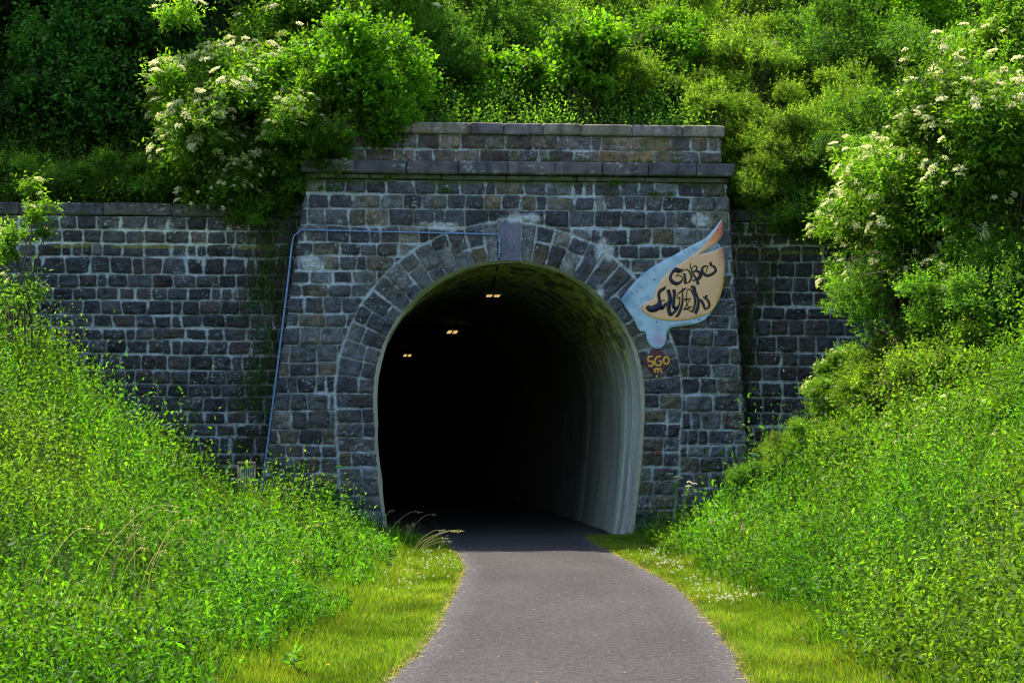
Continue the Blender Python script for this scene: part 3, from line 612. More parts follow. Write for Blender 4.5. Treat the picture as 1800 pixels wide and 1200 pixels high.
def shoots(g, P, Dv, k, SL, LL, LW, base, tip, rng, kind=0, spread=.9, upn=.8, var=.3):
    M = len(P); Dv = nrmz(Dv); SL = np.broadcast_to(np.asarray(SL, float), (M,)); ax = nrmz(np.cross(Dv, nrmz(rng.normal(size=(M, 3)))))
    tint = (1+rng.uniform(-var, var, (M, 1)))*(1+rng.uniform(-.12, .12, (M, 3)))
    for i in range(k):
        f = (i+.6)/k; s = 1 if i % 2 else -1; rot = nrmz(ax*math.cos(i*1.1)+np.cross(Dv, ax)*math.sin(i*1.1))*s
        if i == k-1: rot = rot*.2
        pos = P+Dv*(SL*f)[:, None]+rng.normal(size=(M, 3))*.008
        ld = nrmz(Dv*.55+rot*spread+rng.normal(size=(M, 3))*.25-UP*.1); ln_ = nrmz(UP*upn+Dv*.3+rng.normal(size=(M, 3))*.55)
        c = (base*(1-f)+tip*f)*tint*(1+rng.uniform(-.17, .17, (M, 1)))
        leaf_quads(g, pos, ld, ln_, LL*rng.uniform(.6, 1.2, M), LW*rng.uniform(.7, 1.15, M), c, rng, kind)
def sphere_dirs(n, rng): return nrmz(rng.normal(size=(n, 3)))
SP = {  # base colour, tip colour, leaf len, width, leaf kind
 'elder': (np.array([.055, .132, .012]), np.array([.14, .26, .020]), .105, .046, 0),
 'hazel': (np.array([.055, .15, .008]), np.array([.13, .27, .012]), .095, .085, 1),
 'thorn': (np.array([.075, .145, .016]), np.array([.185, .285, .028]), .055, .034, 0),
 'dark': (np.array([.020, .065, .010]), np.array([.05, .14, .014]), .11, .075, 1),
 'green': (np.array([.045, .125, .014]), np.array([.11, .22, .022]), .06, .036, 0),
}
def make_shrub(kind, rad, nclump, nshoot, k, seed, flowers=0, fcol=None, sparse=False):
    rng = np.random.RandomState(seed); base, tip, LL, LW, lk = SP[kind]; rad = np.array(rad, float)
    dirs = sphere_dirs(nclump, rng); dirs[:, 2] = np.abs(dirs[:, 2])*1.0-(rng.rand(nclump) < .38)*np.abs(dirs[:, 2])*1.6; dirs = nrmz(dirs)
    rr = rng.uniform(.45, 1.0, nclump)**.7*(1+.18*rng.normal(size=nclump)*.6); cc = dirs*rr[:, None]*rad*.86*(1+.16*rng.normal(size=(nclump, 1))).clip(.6, 1.35)
    cr = (.12+.26*rng.rand(nclump)**1.6)*rad.min()*(1.25 if not sparse else .9)
    g = Geo(); w_ = rng.randint(nclump, size=nshoot); d = sphere_dirs(nshoot, rng); d[:, 2] = np.abs(d[:, 2])*.9-rng.rand(nshoot)*.5; d = nrmz(d)
    P = cc[w_]+d*(cr[w_]*rng.uniform(.35, 1.0, nshoot)**.6)[:, None]
    Dv = nrmz(d*.6+dirs[w_]*.5+UP*.35+rng.normal(size=(nshoot, 3))*.3); sl = (.10+.34*rng.rand(nshoot)**2.2)*(1.2 if LL > .06 else .85)
    ctint = (1+.28*rng.normal(size=(nclump, 1))).clip(.55, 1.6)
    b2 = base*ctint[w_]; t2 = tip*ctint[w_]
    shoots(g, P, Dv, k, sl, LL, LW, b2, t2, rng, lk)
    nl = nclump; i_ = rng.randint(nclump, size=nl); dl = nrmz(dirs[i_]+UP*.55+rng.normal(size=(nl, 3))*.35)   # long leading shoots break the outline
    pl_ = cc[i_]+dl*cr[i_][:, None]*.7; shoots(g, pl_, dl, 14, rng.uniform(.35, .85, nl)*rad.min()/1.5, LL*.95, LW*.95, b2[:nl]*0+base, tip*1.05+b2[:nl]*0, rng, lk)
    H0 = rad[2]*1.15; crown = g.get(); V = crown[0].copy(); V[:, 2] += H0
    gb = Geo(); low = np.array([0, 0, -2.2])
    bc = lin(96, 82, 66)
    for i in range(min(nclump, 46)):
        e = cc[i]+np.array([0, 0, H0]); m = np.array([e[0]*.35+rng.normal()*.1, e[1]*.35+rng.normal()*.1, H0*.35+.35*e[2]*.5]); st = np.array([rng.normal()*.12, rng.normal()*.12, -2.2 if i < 6 else 0.0])
        q = catmull([st, np.array([st[0]*1.4, st[1]*1.4, .2]), m, e*.8+m*.2+rng.normal(size=3)*.08, e], 4); tube(gb, q, np.linspace(.035, .006, len(q))*(rad.min()/1.6)**.5, bc*rng.uniform(.6, 1.3), 5)
    parts = [('crown', V, crown[1], crown[2], M_DARKLEAF if kind == 'dark' else M_LEAF), ('branch', *gb.get(), M_BARK)]
    if flowers:
        gf = Geo(); nf_ = flowers; ci = rng.randint(nclump, size=nf_); d = sphere_dirs(nf_, rng); d[:, 2] = np.abs(d[:, 2])*.8+.1; d = nrmz(d+dirs[ci]*.6)
        fp = cc[ci]+d*(cr[ci][:, None]*1.0+(.24 if kind == 'elder' else .14))+np.array([0, 0, H0])
        if kind == 'elder':
            for j in range(nf_):
                r_ = rng.uniform(.06, .125); m_ = int(46*(r_/.08)**2)+10; a = nrmz(d[j]*.7+UP*.5+rng.normal(size=3)*.25); e1 = nrmz(np.cross(a, rng.normal(size=3))); e2 = np.cross(a, e1)
                q = np.sqrt(rng.rand(m_)); th = rng.rand(m_)*2*np.pi; q = q*(.8+.2*np.cos(th*5+j))
                p_ = fp[j]+(e1*np.cos(th)[:, None]+e2*np.sin(th)[:, None])*(q*r_)[:, None]+a*(.03*(1-q*q))[:, None]+rng.normal(size=(m_, 3))*.004
                fc_ = np.array([.84, .82, .48])*(1+rng.uniform(-.12, .12)) if rng.rand() > .25 else np.array([.42, .52, .14])
                leaf_quads(gf, p_, rng.normal(size=(m_, 3)), a+rng.normal(size=(m_, 3))*.3, .027, .027, fc_*rng.uniform(.8, 1.1, (m_, 1)), rng)
                for s_ in range(4): tube(gf, [fp[j]-a*.09, p_[s_]], .0022, (.12, .2, .05), 3)
        else:
            for j in range(nf_):
                a = nrmz(d[j]+UP*.2+rng.normal(size=3)*.3); e1 = nrmz(np.cross(a, rng.normal(size=3))); e2 = np.cross(a, e1); th = np.arange(5)*2*np.pi/5
                leaf_quads(gf, np.repeat(fp[j][None], 5, 0)+a*.02, e1*np.cos(th)[:, None]+e2*np.sin(th)[:, None]+a*.25, np.repeat(a[None], 5, 0), .026, .03, np.array(fcol)*rng.uniform(.8, 1.1), rng)
        parts.append(('blossom', *gf.get(), M_PETAL))
    ms = []
    for nm, V_, F_, C_, mt in parts:
        o = mesh_np(nm, V_, F_, mt, C_, False, link=False); me = o.data; bpy.data.objects.remove(o); ms.append((nm, me))
    return ms, H0
PINK = (.72, .50, .56)
GO = 'shrubs overhanging the retaining walls'
T = {
 'elder': make_shrub('elder', (1.75, 1.4, 1.55), 60, 8000, 6, 1, 620),
 'elderw': make_shrub('elder', (1.5, 1.3, 1.7), 46, 6200, 6, 2, 150),
 'elderb': make_shrub('elder', (2.0, 1.8, 2.1), 76, 10500, 6, 3, 480),
 'elderp': make_shrub('elder', (.75, .7, 1.15), 12, 420, 6, 4, 10, sparse=True),
 'hazel': make_shrub('hazel', (1.6, 1.4, 1.4), 42, 3600, 6, 5),
 'hazels': make_shrub('hazel', (.72, .7, 1.15), 20, 1100, 6, 6),
 'thorn': make_shrub('thorn', (1.7, 1.4, 1.35), 52, 8500, 7, 7),
 'thornb': make_shrub('thorn', (1.3, 1.2, 1.0), 36, 6000, 7, 8),
 'rose': make_shrub('thorn', (1.6, 1.3, 1.2), 44, 6500, 7, 9, 90, PINK),
 'green': make_shrub('green', (1.9, 1.6, 1.5), 56, 8500, 7, 10),
 'greenl': make_shrub('green', (1.3, 1.0, .75), 34, 4800, 7, 12),
 'dark': make_shrub('dark', (3.2, 3.0, 3.0), 90, 9000, 6, 13),
 'darkb': make_shrub('dark', (1.9, 1.6, 1.6), 46, 4600, 6, 14),
}
def put(kind, px, py, d, sc, rz, label, cat='shrub', group='shrubs growing on the slope above the portal', name=None, zs=1.0):
    hang = group == GO
    ms, H0 = T[kind]; c = VW(px, py, d)
    nm = name or {'e': 'elder_shrub', 'h': 'hazel_shrub', 't': 'thorn_shrub', 'r': 'rose_shrub', 'g': 'leafy_shrub', 'd': 'broadleaf_tree'}[kind[0]]
    r = empty(nm, (c[0], c[1], c[2]-H0*sc*zs), label, cat, group); r.rotation_euler = (0, 0, math.radians(rz)); r.scale = (sc, sc, sc*zs)
    for n_, me in ms:
        if hang and n_ == 'branch': continue
        o = bpy.data.objects.new(n_, me); SC.collection.objects.link(o); o.parent = r
    return r
GT = 'trees on the slope above the left retaining wall'; GO = 'shrubs overhanging the retaining walls'; GB = 'shrubs on the right bank'
put('dark', 90, 30, 43.5, 1.0, 0, 'large dark broadleaf tree filling the upper left corner', 'tree', GT)
put('dark', 330, -120, 45, 1.05, 70, 'tall dark tree at the top edge, right of the corner tree', 'tree', GT)
put('dark', -190, -60, 41, 1.1, 140, 'dark broadleaf tree cut by the left edge of the photo', 'tree', GT)
put('dark', -40, -330, 42, 1.15, 200, 'tall tree standing above the upper left corner', 'tree', GT)
put('dark', 560, -260, 46, 1.0, 250, 'tree crown above the flowering elder at the top edge', 'tree', GT)
put('darkb', 250, 150, 40.5, 1.1, 30, 'dark low tree left of the cream-flowered elder', 'tree', GT)
put('darkb', 60, 215, 38.8, 1.0, 100, 'dark leafy tree just above the left wall coping', 'tree', GT)
put('darkb', 190, 235, 39.2, .9, 200, 'second dark leafy tree above the left wall coping', 'tree', GT)
put('greenl', 20, 325, 36.4, .75, 10, 'low green shrub on the left coping at the photo edge', 'shrub', GO)
put('greenl', 120, 330, 36.4, .62, 60, 'low green shrub on the left coping beside the edge shrub', 'shrub', GO)
put('greenl', 235, 322, 36.4, .75, 150, 'green shrub spilling over the left coping below the dark trees', 'shrub', GO)
put('greenl', 345, 335, 36.3, .7, 200, 'green shrub spilling over the left coping left of the elder foot', 'shrub', GO)
put('greenl', 452, 372, 36.3, .75, 300, 'bushy green growth hanging in the corner between left wall and portal', 'shrub', GO)
put('elder', 435, 235, 36.3, 1.05, 20, 'elder covered in cream flower heads hanging over the left wall', 'shrub', GO)
put('elderw', 520, 60, 39, .95, 120, 'cream-flowered elder at the top edge above the first elder', 'shrub', GO)
put('elderw', 660, 40, 39.5, 1.0, 220, 'tall flowering elder at the top edge, behind the hazel', 'shrub', GO)
put('hazel', 635, 155, 36.1, .82, 40, 'broad-leaved hazel leaning over the left end of the parapet', 'shrub', GO)
put('elder', 405, 312, 36.1, .6, 77, 'flowery lower branches of elder reaching down to the left wall coping', 'shrub', GO)
put('greenl', 500, 325, 36.2, .62, 140, 'dense green growth filling the angle under the elder at the cornice end', 'shrub', GO)
put('hazel', 672, 215, 35.9, .48, 140, 'small hazel spray drooping over the left coping of the parapet', 'shrub', GO)
put('thornb', 1335, 325, 36.5, .62, 80, 'fine-leaved bush hugging the right end of the cornice', 'shrub', GO)
put('green', 1490, 385, 36.2, .55, 190, 'dark bush hanging over the right wall behind the elder', 'shrub', GO)
put('greenl', 575, 262, 35.35, .42, 250, 'leafy fringe hanging down over the left end of the cornice', 'shrub', GO)
put('elderw', 540, 250, 35.4, .62, 300, 'small elder between the flowery elder and the cornice end', 'shrub', GO)
put('green', 790, 70, 40.5, .9, 0, 'dark green leafy shrub above the parapet, right of the elders')
put('hazel', 800, -20, 42.5, .9, 90, 'broad-leaved shrub at the top edge right of the elders')
put('greenl', 770, 190, 38.6, .6, 30, 'low green shrub on the parapet beside the hazel')
put('greenl', 870, 190, 38.4, .65, 80, 'low blue-green shrub behind the middle of the parapet')
put('thorn', 910, 80, 42, .85, 10, 'pale green thorn bush left of the bright hazel sapling')
put('hazels', 1022, 118, 37.6, .95, 0, 'bright green hazel sapling standing upright behind the parapet', zs=1.2)
put('thornb', 960, 175, 39.0, .55, 190, 'small thorn bush at the foot of the hazel sapling, left side')
put('thorn', 1090, 60, 42.5, .9, 70, 'pale green thorn bush right behind the hazel sapling')
put('greenl', 1110, 185, 38.6, .55, 120, 'low glossy bush behind the parapet right of the sapling')
put('green', 720, 120, 38.4, .7, 15, 'rounded green shrub behind the hazel at the left end of the parapet')
put('hazels', 905, 150, 38.2, .8, 75, 'small broad-leaved bush low behind the parapet, left of the sapling')
put('thornb', 1075, 150, 38.5, .8, 310, 'thorn bush immediately right of the sapling, above the coping')
put('hazel', 1150, 100, 40, .62, 145, 'broad-leaved bush between the sapling and the wild rose')
put('greenl', 830, 130, 39.5, .9, 235, 'broad low green bush above the left half of the parapet')
put('thorn', 850, 20, 43.5, .9, 285, 'pale thorn bush at the top edge left of the sapling')
put('thornb', 1185, 175, 38.8, .7, 160, 'yellow-green thorn bush near the right end of the parapet')
put('thorn', 980, -10, 45, 1.0, 220, 'thorn thicket at the top edge above the sapling')
put('elderw', 1170, 10, 43.5, .9, 200, 'elder at the top edge right of centre')
put('rose', 1215, 95, 41, .9, 0, 'wild rose with small pink flowers above the parapet end')
put('rose', 1330, 150, 40, .95, 90, 'wild rose bush dotted pink, right of the parapet end')
put('rose', 1290, 20, 43, 1.0, 200, 'wild rose bush at the top edge, brown twigs showing')
put('thornb', 1265, 215, 37.9, .75, 250, 'fine-leaved bush touching the right coping end')
put('thorn', 1385, 290, 37.0, .85, 130, 'spreading thorn bush overhanging the right end of the cornice', 'shrub', GO)
put('green', 1410, 365, 36.6, .62, 10, 'shaded leafy bush hanging over the top of the right wall', 'shrub', GO)
put('green', 1480, 120, 41, 1.0, 280, 'large fine-leaved green bush in the upper right')
put('thorn', 1450, 10, 44, 1.0, 330, 'thorn bush at the top edge in the upper right')
put('hazel', 1600, 50, 43, .85, 45, 'broad-leaved bush near the upper right corner')
put('rose', 1470, 230, 38.5, .8, 300, 'wild rose bush between the big green bush and the right elder')
put('green', 1650, 170, 40, .95, 170, 'shaded bush behind the top of the right elder')
put('darkb', 1790, 20, 46, 1.0, 60, 'dark tree in the upper right corner behind bare twigs', 'tree')
put('green', 1560, 290, 37, .85, 220, 'green bush behind the left side of the right elder')
put('elderb', 1735, 350, 29.5, .92, 0, 'large sunlit elder with cream flower heads at the right edge', 'shrub', GB)
put('elder', 1585, 400, 31, .78, 100, 'flowering elder reaching left toward the right wall', 'shrub', GB)
put('elderw', 1800, 150, 31, .8, 200, 'flowering elder top in the upper right at the photo edge', 'shrub', GB)
put('green', 1620, 555, 30.5, .72, 30, 'small-leaved dark bush under the right elders', 'shrub', GB)
put('green', 1760, 560, 28.5, .75, 90, 'leafy bush under the large elder at the right edge', 'shrub', GB)
lb = 'low bushes covering the right bank'
for (px, py, d, sc, rz, k, lab) in ((1335, 842, 33.2, .42, 0, 'greenl', 'low bush closest to the right foot of the portal'), (1395, 800, 33.0, .5, 60, 'thornb', 'low leafy bush second from the portal on the right bank'),
    (1450, 790, 31.5, .6, 120, 'greenl', 'bushy green growth below the small elder'), (1520, 800, 30, .62, 200, 'thornb', 'rounded low bush in the middle of the right bank'),
    (1600, 790, 28.5, .62, 250, 'greenl', 'leafy low bush under the thorn bush with brown twigs'), (1680, 780, 27, .6, 300, 'elderw', 'broad-leaved bush half way up the right bank'),
    (1770, 740, 26, .62, 20, 'greenl', 'leafy bush at the right edge halfway up the bank'), (1440, 872, 29.5, .42, 80, 'thornb', 'small bush low on the right bank behind the pink spikes'),
    (1550, 880, 27, .5, 150, 'greenl', 'low mound of leaves in the lower middle of the right bank'), (1660, 880, 25, .5, 210, 'thornb', 'low mound of leaves right of the middle of the right bank'),
    (1765, 850, 24, .55, 270, 'elderw', 'broad-leaved low bush near the right edge of the bank'), (1600, 960, 23, .38, 330, 'greenl', 'leafy clump on the lower right bank'), (1735, 985, 21, .42, 40, 'greenl', 'dark leafy clump on the lower right bank near the edge'), (1790, 1090, 18.5, .38, 90, 'greenl', 'leafy clump in the lower right corner')):
    put(k, px, py, d, sc, rz, lab, 'shrub', lb)
put('thornb', 1690, 680, 27.5, .8, 170, 'thorn bush with brown twigs low on the right bank', 'shrub', GB)
put('elderw', 1480, 700, 32.5, .42, 20, 'small elder with few flower heads in front of the right wall', 'shrub', GB)
put('thornb', 1560, 690, 30.5, .72, 260, 'low thorn bush right of the small elder', 'shrub', GB)
put('elderp', 40, 455, 31, .8, 0, 'loose young elder with pale flower heads at the left edge', 'shrub', 'elder at the left edge')
put('elderp', -15, 560, 30, .7, 120, 'scraggy elder shoots just above the left bank edge', 'shrub', 'elder at the left edge')

# ------------------------------------------------------------------ ground cover (uncountable)
def in_view(x, y, m=1.2): return (np.abs(x) < .2572*y+m) & (y > 10.5)
def worley(x, y, cs, seed):
    cx = np.floor(x/cs); cy = np.floor(y/cs); best = np.full(x.shape, 9.)
    for i in (-1, 0, 1):
        for j in (-1, 0, 1):
            a = (cx+i).astype(np.int64); b = (cy+j).astype(np.int64); k = a*7919+b*104729+seed
            px_ = (cx+i+ihash(k, 1))*cs; q_ = (cy+j+ihash(k, 2))*cs; best = np.minimum(best, np.hypot(x-px_, (y-q_))/(cs*(.55+.5*ihash(k, 3))))
    return best
def weeds(name, x0, x1, y0, y1, n, seed, label, toe):
    rng = np.random.RandomState(seed); x = rng.uniform(x0, x1, n); y = y0+(y1-y0)*rng.rand(n)**1.25
    ok = in_view(x, y, 4.5) & (y < wall_y(x)-.35+toe*0) & (np.abs(x) > 1.0)
    if toe < 0: ok &= x < np.interp(y, [10, 15, 24, 33, 36], [-2.0, -1.95, -1.7, -1.75, -1.75])+(fbm(y*1.5, y*0, 3)-.5)*.5
    else: ok &= x > np.interp(y, [10, 15, 20, 26, 31, 36], [2.75, 2.7, 2.75, 2.6, 2.35, 2.3])+(fbm(y*1.5, y*0, 4)-.5)*.6
    ok &= bank(x, y) < 6.5
    x, y = x[ok], y[ok]; z = bank(x, y); n = len(x)
    g = Geo(); sp = fbm(x*.55+5, y*.4, seed+1); hN = fbm(x*1.1, y*.8, seed+2)
    dist = np.abs(x)-1.9; wo = worley(x, y, .7, seed); w2 = worley(x, y*.7, 1.7, seed+9); Hh = (1.35-.95*np.clip(wo, 0, 1)**2)*(1.25-.6*np.clip(w2, 0, 1)**2)*(.25+.55*sstep(0, 1.4, dist))*(.2+1.7*hN**1.4)*(1+.45*sstep(4.2, 6.0, dist)*(x < 0))*(1-.25*sstep(28, 34, y))*(1+.25*rng.normal(size=n)).clip(.5, 1.6); P = np.stack([x, y, z-.04], -1)
    Dv = nrmz(np.stack([rng.normal(size=n)*.2, rng.normal(size=n)*.2-.08, np.ones(n)], -1))
    gA = np.array([.030, .110, .007]); tA = np.array([.076, .215, .014])          # lush nettle-like green
    gB = np.array([.050, .122, .009]); tB = np.array([.115, .220, .018])           # yellow-green
    f = np.clip((sp-.5)*5+.5+.5*sstep(5, 8, np.abs(x))+rng.normal(size=n)*.25, 0, 1.35)[:, None]; dk = ((.35+1.3*fbm(x*1.7, y*1.1, seed+5))*np.exp(rng.normal(size=n)*.28))[:, None]
    hol = (1-sstep(.6, 1.5, np.hypot((x+4.0)/1.1, (y-16.5)/2.6)))[:, None]*(x < 0)[:, None]; Hh = Hh*(1-.75*hol[:, 0]); b = (gA*(1-f)+gB*f)*dk*.6; t = (tA*(1-f)+tB*f)*dk  # b: low leaves darkened in colour, painted self-shadow of the weeds
    near = y < 24
    for m, k, LL, LW, kd in ((near & (f[:, 0] < .5), 20, .062, .020, 0), (near & (f[:, 0] >= .5), 19, .050, .023, 0), (~near & (f[:, 0] < .5), 12, .085, .026, 0), (~near & (f[:, 0] >= .5), 12, .062, .030, 0)):
        bg_ = m & (rng.rand(n) < .14); m = m & ~bg_
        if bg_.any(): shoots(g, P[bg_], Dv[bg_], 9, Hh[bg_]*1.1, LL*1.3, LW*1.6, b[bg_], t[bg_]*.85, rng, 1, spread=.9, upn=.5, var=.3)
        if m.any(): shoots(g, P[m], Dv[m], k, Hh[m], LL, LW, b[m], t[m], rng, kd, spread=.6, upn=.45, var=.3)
    # grass blades between the herbs
    nb = int(n*.8); i = rng.randint(n, size=nb); q = P[i]+rng.normal(size=(nb, 3))*np.array([.12, .12, 0]); L_ = rng.uniform(.2, .5, nb)
    d = nrmz(np.stack([rng.normal(size=nb)*.35, rng.normal(size=nb)*.35, np.ones(nb)], -1)); bc = np.array([.09, .18, .015])*(1+rng.uniform(-.3, .4, (nb, 1)))
    leaf_quads(g, q, d, rng.normal(size=(nb, 3)), L_, .012, bc, rng)
    o = g.build(name, M_LEAF); tag(o, label, None, None, 'stuff'); return o
weeds('weeds', -13.5, -1.2, 10.5, 36.5, 38000, 41, 'lush green weeds and nettles covering the left bank', -1)
weeds('weeds', 2.0, 13.5, 10.5, 36.8, 38000, 42, 'lush green weeds covering the right bank', 1)

def lawn(name, side, n, seed, label):
    rng = np.random.RandomState(seed); y = 10.8+(36.4-10.8)*rng.rand(n)**1.6
    if side < 0: e = path_l(y); wd = np.interp(y, [10, 15, 24, 33, 36], [2.1, 2.15, 1.95, 2.0, 2.0])+e; x = e-.01-rng.rand(n)*(wd+.35)
    else: e = path_r(y); wd = np.interp(y, [10, 15, 20, 26, 31, 36], [2.85, 2.85, 2.9, 2.75, 2.5, 2.45])-e; x = e+.01+rng.rand(n)*(wd+.35)
    dd = np.abs(x-e); x = x+rng.normal(size=n)*.02
    ok = in_view(x, y, .8); x, y, dd = x[ok], y[ok], dd[ok]; n = len(x); z = bank(x, y)-.02
    ed = (1-sstep(.0, .13, dd)); L_ = rng.uniform(.04, .11, n)*(1-.45*ed)*(1+.7*sstep(.6, 1.0, dd))
    d = nrmz(np.stack([rng.normal(size=n)*.45, rng.normal(size=n)*.45, np.ones(n)], -1))
    pn = fbm(x*2, y*1.2, seed+1)[:, None]; c = np.array([.150, .240, .012])*(.35+1.3*pn)*(1+rng.uniform(-.3, .35, (n, 1)))+np.array([.07, .045, .008])*sstep(.5, .75, fbm(x*1.1, y*.8, seed+2))[:, None]
    dry = (rng.rand(n) < (.04+.6*ed*fbm(y*3, y*0, seed+3)+.10*(pn[:, 0] > .6)))[:, None]; c = np.where(dry, np.array([.40, .30, .13])*rng.uniform(.6, 1.1, (n, 1)), c)
    g = Geo(); leaf_quads(g, np.stack([x, y, z], -1), d, rng.normal(size=(n, 3)), L_, np.where(y < 22, .011, .018), c, rng)
    # broad clover / plantain leaves
    m = n//6; i = rng.randint(n, size=m); q = np.stack([x, y, z+.02+.03*rng.rand(n)], -1)[i]+rng.normal(size=(m, 3))*[.03, .03, .004]; a = rng.rand(m)*6.28
    ok2 = dd[i] > .08; leaf_quads(g, q[ok2], np.stack([np.cos(a), np.sin(a), .3+0*a], -1)[ok2], UP+rng.normal(size=(m, 3))[ok2]*.3, .035, .024, (np.array([.05, .15, .012])*rng.uniform(.7, 1.5, (m, 1)))[ok2], rng, 1)
    o = g.build(name, M_GRASS); tag(o, label, None, None, 'stuff')
lawn('grass', -1, 210000, 51, 'short mown grass along the left edge of the path')
lawn('grass', 1, 230000, 52, 'short mown grass along the right edge of the path')
# clover blossom speckle on the verges, dry litter along the asphalt
rng = np.random.RandomState(60); g = Geo()
for (cx, cy, sx, sy, n) in ((-1.15, 29.5, .28, 2.0, 90), (-1.5, 25.5, .3, 1.6, 45), (2.35, 24.2, .28, 1.4, 80), (2.15, 28, .15, 1.0, 60), (2.45, 22.0, .25, .35, 60), (2.2, 31.0, .2, 1.2, 40)):
    x = cx+rng.normal(size=n)*sx; y = cy+rng.normal(size=n)*sy; ok = np.where(cx < 0, x < path_l(y)-.05, x > path_r(y)+.05); x, y = x[ok], y[ok]
    for a, b in zip(x, y):
        c = np.array([a, b, float(bank(a, b))+rng.uniform(.06, .11)]); m = 7
        leaf_quads(g, c+rng.normal(size=(m, 3))*.006, rng.normal(size=(m, 3))+UP*.4, rng.normal(size=(m, 3)), .013, .011, np.array([.75, .72, .60])*rng.uniform(.85, 1.05), rng)
tag(g.build('clover_blossom', M_PETAL), 'white clover heads scattered in the mown verges', None, None, 'stuff')
g = Geo(); n = 3000; y = 11+25*rng.rand(n)**1.4; sd_ = rng.rand(n) < .5; x = np.where(sd_, path_l(y), path_r(y))+np.where(sd_, 1, -1)*(rng.exponential(.035, n)-.05)
leaf_quads(g, np.stack([x, y, np.full(n, .012)+rng.rand(n)*.012], -1), np.stack([rng.normal(size=n), rng.normal(size=n)*.6, .08*rng.normal(size=n)], -1), UP+rng.normal(size=(n, 3))*.25, rng.uniform(.03, .11, n), .008, np.array([.42, .34, .20])*rng.uniform(.5, 1.1, (n, 1)), rng)
n = 130; y = 14+20*rng.rand(n); x = path_l(y)+(path_r(y)-path_l(y))*rng.rand(n)
leaf_quads(g, np.stack([x, y, np.full(n, .024)], -1), np.stack([rng.normal(size=n), rng.normal(size=n)*.5, 0*x], -1), UP+rng.normal(size=(n, 3))*.1, rng.uniform(.02, .05, n), .006, np.array([.42, .32, .2]), rng)
tag(g.build('grass_litter', M_GRASS), 'dry straw and grass clippings along the asphalt edges', None, None, 'stuff')
# undergrowth on the slope above
def undergrowth():
    rng = np.random.RandomState(70); n = 30000; x = rng.uniform(-13, 13, n); e = .5+13*rng.rand(n)**1.3; y = wall_y(x)+e; z = hill(x, y)-.05; g = Geo()
    f = fbm(x*.6, y*.6, 71)[:, None]; b = np.array([.05, .115, .012])*(1-f)+np.array([.07, .135, .016])*f; P = np.stack([x, y, z], -1)
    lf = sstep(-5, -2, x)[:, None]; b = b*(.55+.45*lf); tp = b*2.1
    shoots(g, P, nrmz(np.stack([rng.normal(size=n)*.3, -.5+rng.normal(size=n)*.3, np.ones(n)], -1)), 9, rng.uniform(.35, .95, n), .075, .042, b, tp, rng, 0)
    tag(g.build('undergrowth', M_LEAF), 'tangled leafy undergrowth on the slope above the walls', None, None, 'stuff')
undergrowth()

# ------------------------------------------------------------------ small individual plants
def plant(name, loc, label, cat, group, build):
    r = empty(name, loc, label, cat, group)
    for nm, g, mt in build():
        o = g.build(nm, mt); o.parent = r
    return r
def ferny(seed, k=14, L=.11, droop=0.):
    def b():
        rng = np.random.RandomState(seed); g = Geo(); P = rng.normal(size=(k, 3))*[.05, .02, .012]; d = nrmz(np.stack([rng.normal(size=k)*.7, -np.abs(rng.normal(size=k))*.6-.2, rng.rand(k)*.9+.1-droop], -1))
        shoots(g, P, d, 7, L, .035, .022, np.array([.05, .13, .012]), np.array([.12, .24, .02]), rng); return [('foliage', g, M_LEAF)]
    return b
ledge = 'small ferns rooted on the cornice ledge'
for i, (px, lab) in enumerate(((938, 'leftmost tiny fern on the cornice ledge'), (967, 'largest fern tuft on the cornice ledge, paired stems'), (1015, 'tiny fern on the cornice ledge above the right arch shoulder'), (1120, 'fern tuft on the cornice ledge above the name board'), (1142, 'tiny fern just right of the ledge fern above the board'), (1190, 'fern tuft on the ledge near the right end of the cornice'), (1245, 'fern at the far right end of the cornice ledge'))):
    s_, _ = PL(px, 285, .1); plant('fern', PW(s_, zc1+.01, .06), lab, 'fern', ledge, ferny(200+i, 16 if px in (967, 1190) else 9, .13 if px == 967 else .09))
und = 'moss tufts hanging under the cornice'
for i, (px, py, lab) in enumerate(((607, 314, 'moss tuft under the cornice near the left elder'), (684, 312, 'long drooping fern under the cornice left of centre'), (568, 330, 'moss tuft on the first course below the left cornice end'), (590, 332, 'moss tuft right beside the first course tuft'), (780, 333, 'small moss tuft in the top course above the pipe'), (972, 308, 'fern hanging from the cornice joint above the keystone'), (1080, 321, 'moss tuft under the cornice above the right arch'), (1152, 340, 'left of two moss tufts in the course above the board'), (1178, 341, 'right of two moss tufts in the course above the board'))):
    s_, z_ = PL(px, py, .06); plant('moss_tuft', PW(s_, z_, .07 if py > 325 else .10), lab, 'moss tuft', und, ferny(230+i, 16, .09, .7))
